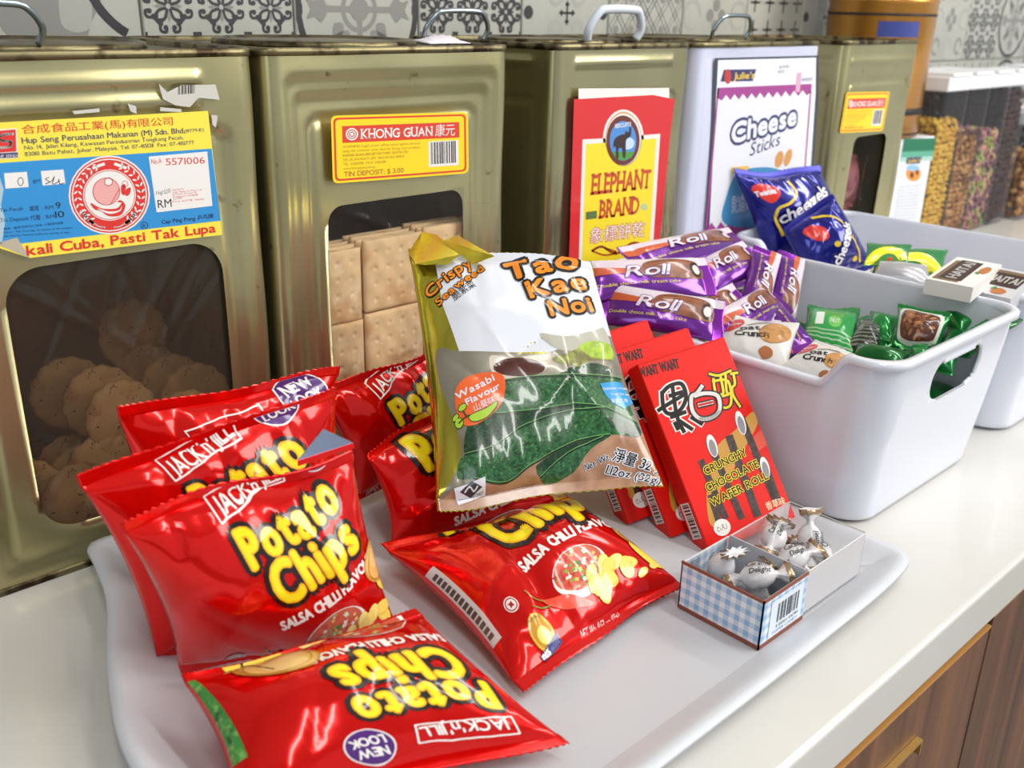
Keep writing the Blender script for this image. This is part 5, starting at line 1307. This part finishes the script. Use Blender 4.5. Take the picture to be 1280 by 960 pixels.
greens = [
 ([(1010, 380, .120), (1075, 388, .120), (1068, 452, .098), (1000, 430, .100)], 0, m_grn, 'green packet with a small white square, leftmost of the green heap'),
 ([(1076, 400, .118), (1104, 398, .118), (1100, 450, .100), (1050, 445, .098)], 1, m_blk, 'green packet turned to its dark printed back, beside the white square one'),
 ([(1088, 388, .122), (1128, 396, .120), (1112, 428, .108), (1080, 420, .108)], None, m_grn, 'plain bright green packet between the dark backed one and the nut window'),
 ([(1123, 377, .140), (1190, 395, .138), (1172, 440, .110), (1116, 432, .110)], 2, m_grn, 'green packet with a picture of glazed brown nuts, topmost of the heap'),
 ([(1178, 376, .128), (1222, 396, .126), (1200, 420, .112), (1165, 400, .112)], None, m_grn, 'green packet behind the nut window packet, nearest the far rim'),
 ([(1196, 420, .125), (1238, 396, .128), (1242, 420, .118), (1212, 446, .110)], None, m_grn, 'bright green packet near the right corner of the bin'),
 ([(1070, 428, .108), (1140, 440, .108), (1128, 466, .098), (1062, 452, .098)], None, m_grn2, 'dark green packet lying low along the front rim'),
 ([(1140, 430, .120), (1160, 430, .122), (1158, 470, .098), (1138, 468, .098)], None, m_grn, 'narrow green packet on end in the middle of the heap'),
 ([(1165, 430, .116), (1200, 440, .116), (1190, 470, .100), (1158, 462, .100)], None, m_grn, 'crumpled green packet under the nut window packet'),
 ([(1252, 402, .122), (1275, 388, .120), (1272, 406, .112), (1250, 420, .110)], None, m_grn2, 'dark green packet at the far right corner of the bin'),
]
for q in ([(1072, 398, .112), (1098, 392, .112), (1120, 440, .100), (1090, 448, .098)], [(1100, 410, .108), (1140, 414, .108), (1130, 452, .094), (1092, 450, .094)], [(1186, 408, .114), (1230, 414, .112), (1212, 450, .098), (1172, 440, .098)],
          [(1205, 384, .118), (1244, 394, .116), (1236, 420, .104), (1196, 412, .104)], [(1030, 430, .094), (1070, 436, .094), (1076, 470, .084), (1034, 466, .084)], [(1232, 396, .112), (1262, 392, .112), (1258, 420, .100), (1226, 424, .100)], [(1150, 400, .108), (1180, 404, .108), (1180, 450, .092), (1146, 446, .092)]):
    greens.append((q, None, m_grn, 'green nut packet wedged among the others, filling a gap in the green heap'))
for i, (q, k, m, lb) in enumerate(greens):
    packet('nut_packet', 'snack packet', quadpx(q), .010, m, GD[k] if k is not None else None, lb, gG, seed=140 + i, wr=1.5, seal=.1, ns=18, nt=26)
for i in range(14):
    x = .70 + .045 * (i % 4); y = -.325 + .05 * ((i // 4) % 2); z_ = .014 + .020 * (i // 4)
    packet('nut_packet', 'snack packet', [np.array((x, y, z_)) + np.array(q) for q in ((0, .05, .004), (.05, .045, 0), (.048, 0, .004), (0, .004, 0))], .008, m_grn, None, 'green nut packet buried low, behind the handle slot of the front bin', 'buried green packets in the front bin', seed=160 + i, wr=1.4, ns=10, nt=14)
for i in range(9):
    x = .775 + .03 * (i % 3); y = -.255 + .045 * (i // 3) ; z_ = .02 + .028 * (i % 3)
    packet('nut_packet', 'snack packet', [np.array((x, y, z_)) + np.array(q) for q in ((0, .05, .004), (.05, .045, 0), (.048, 0, .004), (0, .004, 0))], .010, m_grn2, None, 'green nut packet buried in the middle of the front bin', 'buried green packets in the front bin', seed=180 + i, wr=1.4, ns=10, nt=14)

# dark blue cheese ring bags
m_nav = mat('navy_foil', '#1c1f86', .17, .5, coat=.6); m_navs = mat('navy_foil_seal', '#2a2a8c', .3, .4)
def bluebag(px, label, seed, texts):
    c = np.mean(px, 0); root = empty('cheese_snack_bag', tuple(np.array([c[0], c[1], min(q[2] for q in px)])), label, 'snack bag', 'dark blue snack bags in the second bin'); off = np.array(root.location)
    b = Bag(px, .026, seed, 1.2, seal=.06, pull=.05, backB=.005); b.build(root, m_nav, m_nav, off=off, sealmat=m_navs); texts(b, root, off)
def blue1(b, root, off):
    D = Design(True); D.conv = ZR; f = b.px2st(); yl, wh, rd = ink('#e6c22e'), ink('#e9e6ee'), ink('#d8342c')
    D.part('maker_badge'); D.smooth([(185, 665), (215, 648), (262, 665), (258, 695), (235, 715), (205, 695)], rd, 3); zt(D, 'Twisties', (195, 694), (252, 680), 18, wh, 4, off=.04)
    D.part('yellow_swirl'); D.curve([(305, 640), (318, 680), (290, 715), (255, 735), (250, 775), (265, 810), (275, 830)], 9, yl, 3); D.smooth([(150, 765), (185, 770), (205, 830), (210, 860), (190, 850)], yl, 3)
    D.part('name_lettering'); zt(D, 'cheezels', (268, 790), (440, 690), 42, wh, 5, off=.03, skew=.15, outl=[(.12, ink('#15154f'))])
    b.print(D, root, f, off)
def blue2(b, root, off):
    D = Design(True); D.conv = ZR; f = b.px2st(); yl, wh, rd = ink('#e6c22e'), ink('#e9e6ee'), ink('#d8342c')
    D.part('maker_badge'); D.smooth([(355, 815), (385, 795), (420, 808), (425, 840), (400, 852), (368, 835)], rd, 3)
    D.part('yellow_swirl'); D.curve([(395, 770), (440, 765), (480, 780), (510, 830), (545, 880), (560, 920)], 7, yl, 3); D.disc((452, 862), 10, yl, 3); D.disc((535, 910), 10, yl, 3)
    D.part('name_lettering'); zt(D, 'cheezels', (470, 935), (520, 790), 34, wh, 5, off=.03, outl=[(.12, ink('#15154f'))])
    b.print(D, root, f, off)
bluebag([at(917, 214, x=.948), at(1023, 206, x=1.07), at(1075, 330, x=1.095), at(958, 330, x=.975)], 'dark blue cheese snack bag with a red badge, standing behind the other one', 201, blue1)
bluebag([at(976, 284, x=.955), at(1041, 243, x=1.01), at(1094, 336, x=1.05), at(1010, 362, x=.965)], 'dark blue cheese snack bag slumped in front, turned on its side', 202, blue2)
# green and yellow bags, small cartons in the second bin
gy = mat('green_card_foil', '#1f7a3a', .3, .1, coat=.4)
def gydes():
    D = Design(); D.part('yellow_band'); D.smooth([(.03, .9), (.1, .55), (.35, .35), (.65, .35), (.95, .75), (.8, .9), (.6, .68), (.4, .68), (.2, .95)], ink('#ece32c'), 2); D.disc((.55, .85), .05, ink('#d8442c'), 3, ry=.07); D.poly([(.3, .8), (.8, .8), (.85, .98), (.25, .98)], ink('#4f8a3c'), 2); return D
GY = gydes()
packet('green_snack_bag', 'snack bag', quadpx([(1092, 312, .150), (1185, 312, .150), (1180, 348, .128), (1090, 342, .128)]), .010, gy, GY, 'green bag with a yellow arc lying at the back of the second bin, in front', 'green and yellow bags in the second bin', seed=211, ns=26)
packet('green_snack_bag', 'snack bag', quadpx([(1084, 304, .158), (1140, 306, .158), (1135, 330, .142), (1078, 332, .142)]), .006, gy, GY, 'green bag with a yellow arc peeping out behind the other green bag', 'green and yellow bags in the second bin', seed=212)
packet('silver_snack_bag', 'snack bag', quadpx([(1100, 326, .148), (1158, 330, .148), (1170, 362, .130), (1085, 352, .130)]), .008, mat('grey_foil', '#b9b8bd', .3, .4), None, 'plain silvery white bag below the green and yellow ones', seed=213)
def carton(px, label, th=.02, face='#e9e4df', lab='#3a211a', flip=False, ang=0):
    TL, TR, BL = [np.array(p_) for p_ in px]; u = TR - TL; d = BL - TL; Wd = np.linalg.norm(u); u /= Wd; d -= u * (d @ u); Hh = np.linalg.norm(d); d /= Hh; n = np.cross(d, u)
    if n @ (Cv - TL) < 0: n = -n
    root = empty('biscuit_carton', tuple(TL), label, 'box', 'small white cartons in the second bin')
    V = [TL + u * Wd * a + d * Hh * b_ - n * th * c_ for c_ in (0, 1) for a, b_ in ((0, 0), (1, 0), (1, 1), (0, 1))]
    pyobj('carton', V, [(0, 3, 2, 1), (4, 5, 6, 7), (0, 1, 5, 4), (1, 2, 6, 5), (2, 3, 7, 6), (3, 0, 4, 7)], root, paper(face), off=TL)
    D = Design(); D.part('panel_print'); D.poly([(.06, .08), (.86, .08), (.86, .62), (.06, .62)], paper('#7a6248'), 1); D.poly([(.12, .18), (.90, .18), (.90, .66), (.12, .66)], paper(lab), 2)
    T = Design(); T.text('HAITAI', (.18, -.52), (.84, -.52), .24, WHT, 3, off=.03)
    for nm, g in T.parts.items(): D.add([(p_[0], -p_[1]) for p_ in g['v']], g['f'], WHT, 3)
    D.smooth([(.50, .86), (.58, .74), (.70, .74), (.80, .82), (.74, .93), (.58, .94)], paper('#b8703a'), 3); D.smooth([(.46, .80), (.52, .70), (.58, .78)], paper('#4f8a3c'), 3)
    D.build(lambda S_, T_: (TL - 0 + S_[:, None] * u * Wd + T_[:, None] * d * Hh, np.repeat(n[None], len(S_), 0)), root, off=TL, lay=.00008, base=.0001)
carton([at(1157, 348, z=.161), at(1197, 321, z=.161), at(1206, 368, z=.160)], 'white nut biscuit carton tilted to the left with a brown name panel', .014)
carton([at(1240, 332, z=.158), at(1300, 344, z=.158), at(1238, 368, z=.145)], 'white nut biscuit carton at the right edge of the photo with a brown name panel', .014, face='#c9c8cc')
None and carton([at(1150, 350, z=.140), at(1230, 375, z=.132), at(1140, 372, z=.128)], 'white nut biscuit carton lying low in the second bin under the others', .02)
for i in range(12):
    x = .97 + .06 * (i % 3); y = -.30 + .065 * ((i // 3) % 4); z_ = .03
    bm = bmesh.new(); box(bm, x, x + .055, y, y + .055, .003, .1 - .01 * (i % 2), .001)
    o = bmobj('biscuit_carton', bm, None, paper('#e9e4df')); tag(o, 'white carton buried under the others in the second bin', 'box', 'buried white cartons in the second bin')

# ------------------------------------------------------------------ candy box
def candy():
    X0, X1, Y0, Y1, H = .470, .598, -.381, -.320, .041; c = np.array([(X0 + X1) / 2, (Y0 + Y1) / 2, .0075])
    root = empty('candy_box', tuple(c), 'clear plastic candy box in a blue gingham paper sleeve with a brown border', 'box')
    clear = film_mat('clear_box', '#e8e6e8', .05, .04)
    zb = .0078
    bm = bmesh.new(); t = .0006
    for a in ((X0, X1, Y0, Y0 + t), (X0, X1, Y1 - t, Y1), (X0, X0 + t, Y0, Y1), (X1 - t, X1, Y0, Y1)): box(bm, a[0], a[1], a[2], a[3], zb, H)
    box(bm, X0, X1, Y0, Y1, zb, zb + t); bmobj('clear_box', bm, root, clear, off=c)
    bm = bmesh.new(); tube(bm, [(X0, Y0, H), (X1, Y0, H), (X1, Y1, H), (X0, Y1, H)], .0006, 6, True); bmobj('box_rim', bm, root, film_mat('clear_rim', '#ffffff', .45, .1), off=c)
    gm = bpy.data.materials.new('gingham_paper'); gm.use_nodes = True; nt = gm.node_tree; b = nt.nodes['Principled BSDF']; b.inputs['Roughness'].default_value = .45
    tc = nt.nodes.new('ShaderNodeTexCoord'); sp = nt.nodes.new('ShaderNodeSeparateXYZ'); nt.links.new(tc.outputs['Object'], sp.inputs[0])
    ad = nt.nodes.new('ShaderNodeMath'); ad.operation = 'ADD'; nt.links.new(sp.outputs[0], ad.inputs[0]); nt.links.new(sp.outputs[1], ad.inputs[1])
    outs = []
    for src in (ad.outputs[0], sp.outputs[2]):
        m1 = nt.nodes.new('ShaderNodeMath'); m1.operation = 'MULTIPLY'; m1.inputs[1].default_value = 130; nt.links.new(src, m1.inputs[0])
        m2 = nt.nodes.new('ShaderNodeMath'); m2.operation = 'FRACT'; nt.links.new(m1.outputs[0], m2.inputs[0])
        m3 = nt.nodes.new('ShaderNodeMath'); m3.operation = 'GREATER_THAN'; m3.inputs[1].default_value = .5; nt.links.new(m2.outputs[0], m3.inputs[0]); outs.append(m3.outputs[0])
    sm_ = nt.nodes.new('ShaderNodeMath'); sm_.operation = 'ADD'; nt.links.new(outs[0], sm_.inputs[0]); nt.links.new(outs[1], sm_.inputs[1])
    hv = nt.nodes.new('ShaderNodeMath'); hv.operation = 'MULTIPLY'; hv.inputs[1].default_value = .5; nt.links.new(sm_.outputs[0], hv.inputs[0])
    rp = nt.nodes.new('ShaderNodeMix'); rp.data_type = 'RGBA'; nt.links.new(hv.outputs[0], rp.inputs[0]); rp.inputs[6].default_value = lin('#e6ebf2'); rp.inputs[7].default_value = lin('#8fb6da'); nt.links.new(rp.outputs[2], b.inputs['Base Color'])
    br = paper('#8a4a38'); XS = .520
    bm = bmesh.new(); e = .0012
    box(bm, X0 - e, X0 - .0002, Y0 - e, Y1 + e, zb - .001, H); box(bm, X0 - e, XS, Y0 - e, Y0 - .0002, zb - .001, H); box(bm, X0 - e, XS, Y1 + .0002, Y1 + e, zb - .001, H); box(bm, X0 - e, XS, Y0 - e, Y1 + e, zb - .0012, zb - .0002)
    bmobj('gingham_sleeve', bm, root, gm, off=c)
    for za, zb_ in ((zb - .0015, zb + .0012), (H - .0008, H + .0012)):
        bm = bmesh.new(); box(bm, X0 - e - .0004, X0 - e + .0006, Y0 - e - .0004, Y1 + e, za, zb_); box(bm, X0 - e - .0004, XS, Y0 - e - .0004, Y0 - e + .0006, za, zb_)
        bmobj('brown_border', bm, root, br, off=c)
    bm = bmesh.new(); box(bm, XS - .0008, XS, Y0 + .001, Y1 - .001, zb + .001, H + .002); bmobj('inner_divider', bm, root, paper('#b9bcc4'), off=c)
    D = Design(); D.part('bar_code'); D.poly([(.478, .010), (.516, .010), (.516, .037), (.478, .037)], paper('#dfe8f0'), 1); D.bars((.486, .019), (.512, .019), (0, .014), BLK, 2, n=14)
    D.text('8 850123 456789', (.486, .015), (.512, .015), .0022, BLK, 2); D.text('TOFFEE CANDY', (.482, .0115), (.512, .0115), .0020, paper('#4a78a8'), 2)
    D.build(planemap((0, Y0 - e, 0), (1, 0, 0), (0, 0, 1), (0, -1, 0)), root, off=c, base=.0002, lay=.0001)
candy()
m_wrap = mat('candy_wrap', '#dedbdd', .2, 0, coat=.4, alpha=.9, bump=(220, .5, 2, .0008)); m_wrapg = mat('candy_wrap_gold', '#b79a78', .25, .6, coat=.3)
def candy_mesh(seed):
    rs = random.Random(seed); bm = bmesh.new(); n = 20; pts = [(-.0185, .0075), (-.015, .0068), (-.0115, .0025), (-.0095, .0022), (-.0075, .0048), (-.004, .0072), (0, .0078), (.004, .0072), (.0075, .0048), (.0095, .0022), (.0115, .0025), (.015, .0068), (.0185, .0078)]
    rings = []
    pts = [(x * 1.22, r * 1.15) for x, r in pts]
    for x, r in pts:
        end = abs(x) > .0122; rg = []
        for k in range(n):
            a = 2 * math.pi * k / n; rr_ = r * (1 + (.28 * (1 if k % 2 else -1) if end else .05 * math.sin(3 * a + seed + x * 300)))
            fl = (.35 if end else 1)
            rg.append(bm.verts.new((x + (rs.uniform(-.001, .001) if end else 0), rr_ * math.cos(a), rr_ * math.sin(a) * fl)))
        rings.append(rg)
    for i, (A, B2) in enumerate(zip(rings, rings[1:])):
        for k in range(n): f = bm.faces.new((A[k], A[(k + 1) % n], B2[(k + 1) % n], B2[k])); f.smooth = True; f.material_index = 1 if i in (0, 11) else 0
    bm.faces.new(rings[0][::-1]); bm.faces.new(rings[-1])
    me = bpy.data.meshes.new('candy_wrapper'); bm.to_mesh(me); bm.free(); me.materials.append(m_wrap); me.materials.append(m_wrapg); return me
cms = [candy_mesh(i) for i in range(3)]
def cprint():
    bm = bmesh.new(); D = Design(); D.text('Caramel', (-.008, .0006), (.008, .0006), .004, BLK, 1, off=.02, skew=.2); D.text('Delight', (-.007, -.0045), (.007, -.0045), .0034, BLK, 1, off=.02, skew=.2)
    g = D.parts['print']; V = []
    for x, y, l in g['v']: r = .0093 - max(0, abs(x) - .003) * .22; V.append((x, y, math.sqrt(max(r * r - y * y, 0)) + .0005))
    me = bpy.data.meshes.new('wrapper_lettering'); me.from_pydata(V, [], g['f']); me.update(); me.materials.append(BLK); return me
cpm = cprint()
cands = [(.4865, -.351, .0185, 0, 1.5708, 0, 'lying at the bottom of the gingham sleeve, on its outer side'), (.507, -.3505, .0185, 0, 1.62, .3, 'lying at the bottom of the gingham sleeve, beside the divider'),
         (.489, -.336, .0375, -.95, 1.2, .0, 'with a striped end standing up at the sleeve left rear corner'), (.499, -.358, .0365, .12, -.75, .25, 'lying across the top of the sleeve with its lettering up'),
         (.5345, -.351, .0185, 0, 1.55, 0, 'on the box floor just right of the divider'), (.556, -.350, .0185, 0, 1.65, .2, 'on the box floor in the middle of the clear half'),
         (.549, -.338, .0375, .10, .35, .15, 'on top beyond the divider, nearest the red wafer box'), (.5755, -.351, .031, 1.30, .8, .5, 'standing upright beyond the divider with a flared top'), (.588, -.352, .0165, 0, 1.5, .2, 'lying at the far right end of the clear box'),
         (.537, -.361, .0365, .08, -.35, .2, 'on top beyond the divider, nearest the clear front wall')]
for i, (x, y, z_, pitch, yaw, roll, lb) in enumerate(cands):
    r_ = empty('wrapped_candy', (x, y, z_), 'white candy ' + lb, 'candy', 'wrapped candies in the clear box'); r_.rotation_euler = (roll, -pitch, yaw)
    o = bpy.data.objects.new('wrapper', cms[i % 3]); COL.objects.link(o); o.parent = r_
    o = bpy.data.objects.new('wrapper_lettering', cpm); COL.objects.link(o); o.parent = r_

# ------------------------------------------------------------------ far right background
bm = bmesh.new(); box(bm, 1.503, 1.670, .09, .27, 0, .192, .001, seg=1)
gb = empty('cracker_box', (1.586, .18, 0), 'white and green carton beside the tall cereal containers, under the bronze canister', 'box')
bmobj('carton', bm, gb, paper('#dfe2ea'), off=(1.586, .18, 0))
D = Design(); D.conv = front(Z(1080, 80, 3.69), .089); D.part('carton_print'); G_p = paper('#2a8a6c'); G_q = paper('#1c6f50')
D.poly([(186, 345), (334, 342), (325, 400), (176, 405)], G_q, 1); D.poly([(176, 405), (325, 400), (320, 425), (171, 432)], paper('#5aa78c'), 1); D.poly([(171, 432), (320, 425), (316, 445), (168, 452)], paper('#a3c9bd'), 1)
D.disc((230, 505), 34, paper('#e0913a'), 2, ry=36); D.disc((228, 480), 30, paper('#8fb9dc'), 3, ry=14); D.poly([(200, 432), (268, 428), (260, 458), (195, 462)], paper('#2c3468'), 2)
zt(D, "Julie's", (202, 456), (262, 450), 16, paper('#e8c23a'), 3, off=.02); D.disc((222, 512), 8, paper('#5a2c1c'), 4, ry=14); D.disc((246, 500), 6, paper('#5a2c1c'), 4, ry=12)
for i in range(16): zt(D, ['Ingredients wheat flour vegetable oil', 'sugar salt yeast milk powder and', 'packed in a clean dry place'][i % 3], (160 - i * 2.6, 570 + i * 15), (268 - i * 2.6, 562 + i * 15), 6, paper('#7c8394'), 2)
D.build(planemap((0, .09, 0), (1, 0, 0), (0, 0, 1), (0, -1, 0)), gb, off=(1.586, .18, 0), base=.0003, lay=.0001)
# bronze canister
bc = empty('bronze_canister', (1.603, .182, .193), 'tall bronze metal canister with black bands standing on the green and white carton', 'canister')
m_brz = mat('bronze_lacquer', '#c98f42', .3, .7, coat=.3, var=('#a8732e', 5, .4, .7))
bm = bmesh.new(); R_ = .084; rg = lathe(bm, [(R_ - .004, 0), (R_, .002), (R_, .26), (R_ + .001, .265), (R_ + .001, .273), (R_, .278), (R_, .36), (R_ - .01, .372), (.03, .374)], 56); bm.faces.new(rg[0][::-1]); bm.faces.new(rg[-1]); bmobj('canister_body', bm, bc, m_brz)
for z0, z1, mm in ((.036, .046, BLK), (.186, .190, BLK), (.004, .0065, BLK)):
    bm = bmesh.new(); lathe(bm, [(R_ + .0004, z0), (R_ + .0006, z0 + .0002), (R_ + .0006, z1 - .0002), (R_ + .0004, z1)], 56); bmobj('black_band', bm, bc, mm)
bm = bmesh.new(); lathe(bm, [(R_ + .0003, .205), (R_ + .0025, .208), (R_ + .0003, .211)], 56); bmobj('raised_bead', bm, bc, m_brz)
bm = bmesh.new(); n = 14; a0, a1 = math.radians(205), math.radians(250); A = [];
for k in range(n + 1): a = a0 + (a1 - a0) * k / n; A.append((bm.verts.new(((R_ + .0008) * math.cos(a), (R_ + .0008) * math.sin(a), .155)), bm.verts.new(((R_ + .0008) * math.cos(a), (R_ + .0008) * math.sin(a), .178))))
for p_, q_ in zip(A, A[1:]): bm.faces.new((p_[0], q_[0], q_[1], p_[1]))
bmobj('blue_label', bm, bc, paper('#3a4690'))
# cereal containers
m_clear = film_mat('container_plastic', '#c9ccd6', .06, .06); m_lid = mat('white_lid', '#e3e6ea', .35)
def container(x0, y0, w_, dp, H, fill, kind, label, group='tall cereal containers along the wall', lid='white'):
    cx, cy = x0 + w_ / 2, y0 + dp / 2; root = empty('cereal_container', (cx, cy, 0), label, 'container', group)
    bm = bmesh.new(); rr_ = []
    for z_, ins in ((.001, .006), (.004, .002), (.012, 0), (H - .03, 0), (H - .028, -.0005)):
        rr_.append([bm.verts.new((sx * (w_ / 2 - ins - .006 + .006 * math.cos(a)) if False else sx * (w_ / 2 - ins - .007) + .007 * math.cos(a), sy * (dp / 2 - ins - .007) + .007 * math.sin(a), z_))
                    for sx, sy, a in [(sx, sy, math.radians(a0 + 22.5 * k)) for sx, sy, a0 in ((1, -1, -90), (1, 1, 0), (-1, 1, 90), (-1, -1, 180)) for k in range(5)]])
    n = len(rr_[0])
    for A, B2 in zip(rr_, rr_[1:]):
        for k in range(n): bm.faces.new((A[k], A[(k + 1) % n], B2[(k + 1) % n], B2[k])).smooth = True
    bm.faces.new(rr_[0][::-1]); bmobj('clear_body', bm, root, m_clear)
    bm = bmesh.new(); box(bm, -w_ / 2 - .001, w_ / 2 + .001, -dp / 2 - .001, dp / 2 + .001, H - .03, H - .006, .003); box(bm, -w_ / 2 + .008, w_ / 2 - .008, -dp / 2 - .003, -dp / 2 + .06, H - .007, H, .002); bmobj('lid', bm, root, m_lid)
    if not fill: return
    rs = random.Random(int(x0 * 1000)); V = []; Fc = []; mi = []
    import mathutils
    mats, size, shape = kind
    bmi = bmesh.new()
    if shape == 'ring':
        ru, rv = 8, 5
        tv = [((1 + .42 * math.cos(2 * math.pi * j / rv)) * math.cos(2 * math.pi * i / ru), (1 + .42 * math.cos(2 * math.pi * j / rv)) * math.sin(2 * math.pi * i / ru), .42 * math.sin(2 * math.pi * j / rv)) for i in range(ru) for j in range(rv)]
        tf = [(i * rv + j, ((i + 1) % ru) * rv + j, ((i + 1) % ru) * rv + (j + 1) % rv, i * rv + (j + 1) % rv) for i in range(ru) for j in range(rv)]
    else:
        bmesh.ops.create_icosphere(bmi, subdivisions=1, radius=1.0); tv = [tuple(v.co) for v in bmi.verts]; tf = [tuple(v.index for v in f.verts) for f in bmi.faces]
    bmi.free()
    top = fill; cell = size * 1.55; hx, hy = w_ / 2 - .004 - size, dp / 2 - .004 - size
    nx, ny, nz = max(1, int(2 * hx / cell)), max(1, int(2 * hy / cell)), int(top / cell)
    for k in range(nz + 1):
        for j in range(ny + 1):
            for i in range(nx + 1):
                if not (i in (0, nx) or j in (0,) or k == nz): continue
                x = -hx + 2 * hx * i / nx + rs.uniform(-.2, .2) * size; y = -hy + 2 * hy * j / ny + rs.uniform(-.2, .2) * size; z_ = .004 + size + k * cell + rs.uniform(-.4, .4) * size * (2 if k == nz else 1)
                x = max(-hx, min(hx, x)); y = max(-hy, min(hy, y))
                R3 = mathutils.Euler((rs.uniform(0, 6), rs.uniform(0, 6), rs.uniform(0, 6))).to_matrix(); b0 = len(V); sc = (1, rs.uniform(.6, 1), rs.uniform(.5, 1)) if shape == 'lump' else (1, 1, 1)
                for p_ in tv: q_ = R3 @ Vector((p_[0] * sc[0], p_[1] * sc[1], p_[2] * sc[2])); V.append((x + q_.x * size, y + q_.y * size, z_ + q_.z * size))
                Fc += [tuple(b0 + a for a in f) for f in tf]; q = rs.randrange(len(mats)); mi += [q] * len(tf)
    o = pyobj('cereal', V, Fc, root, mats, True, None, mi); o['kind'] = 'stuff'
yel_ = [mat('corn_puff', '#d9a838', .7), mat('corn_puff_pale', '#e6c04e', .7)]; brn_ = [mat('granola', '#a9773f', .8), mat('granola_dark', '#8a5c30', .8), mat('granola_pale', '#c79a62', .8)]
lp_ = [mat('loop_pink', '#c98a86', .8), mat('loop_green', '#9fae5c', .8), mat('loop_cream', '#d9b48c', .8), mat('loop_purple', '#8f6476', .8)]; dk_ = [mat('choc_ball', '#45291f', .7), mat('choc_ball_dark', '#331d17', .7)]
yy = .09; w_ = .088
container(1.690, yy, w_, .17, .292, .205, (yel_, .0058, 'lump'), 'clear tall container of yellow corn puffs beside the green and white carton')
container(1.690 + .092, yy, w_, .17, .292, .165, (brn_, .0062, 'lump'), 'clear tall container of brown granola clusters')
container(1.690 + .184, yy, w_, .17, .292, .175, (lp_, .0072, 'ring'), 'clear tall container of mixed pink and green cereal loops')
container(1.690 + .276, yy, w_, .17, .292, .245, (dk_, .007, 'ball'), 'clear tall container filled with dark chocolate cereal balls')
container(2.075, .07, .10, .17, .215, .12, (brn_, .009, 'lump'), 'short clear container with white lid, right of the dark chocolate balls')
container(2.185, .07, .10, .17, .215, .10, (yel_, .009, 'lump'), 'short clear container with white lid, furthest right by the wall')
container(2.30, .07, .10, .17, .292, .15, (dk_, .009, 'lump'), 'tall clear container of dark cereal beyond the short ones')
# scrap of tissue on the lid of the square cracker tin
bm = bmesh.new(); n = 16; rs = random.Random(3); G = []
for j in range(5):
    G.append([bm.verts.new((.525 + .045 * i / n, .012 + .006 * j + rs.uniform(-.002, .002), .3512 + .006 * math.sin(math.pi * i / n) * (.4 + .6 * abs(math.sin(i * 1.3))) * math.sin(math.pi * j / 4) + .0005 * j)) for i in range(n + 1)])
for j in range(4):
    for i in range(n): bm.faces.new((G[j][i], G[j][i + 1], G[j + 1][i + 1], G[j + 1][i])).smooth = True
o = bmobj('tissue_scrap', bm, None, paper('#e2d9e2')); md = o.modifiers.new('t', 'SOLIDIFY'); md.thickness = .0005; tag(o, 'torn scrap of white paper lying on top of the square cracker tin', 'paper')
# pink packets inside tin 5
m_pp = mat('pink_pack', '#a8646a', .25, .2, coat=.4, var=('#8a4650', 14, .4, .65))
for i, (x, z_) in enumerate(((1.245, .06), (1.29, .055), (1.25, .115), (1.292, .12), (1.268, .165))):
    packet('pink_packet', 'snack packet', [(x - .026, .026 + .02 * (i % 2), z_ + .038), (x + .026, .028 + .02 * (i % 2), z_ + .033), (x + .026, .023 + .02 * (i % 2), z_ - .038), (x - .026, .021 + .02 * (i % 2), z_ - .033)], .012, m_pp, None,
           'pink packet behind the window of the right-hand gold tin, ' + ['lower left', 'lower right', 'middle left', 'middle right', 'on top'][i], 'pink packets in the right-hand gold tin', seed=220 + i, ns=14, nt=18)
for o in list(bpy.data.objects):
    if o.type == 'MESH' and o.data.users == 1 and o.name.startswith('t') and False: pass
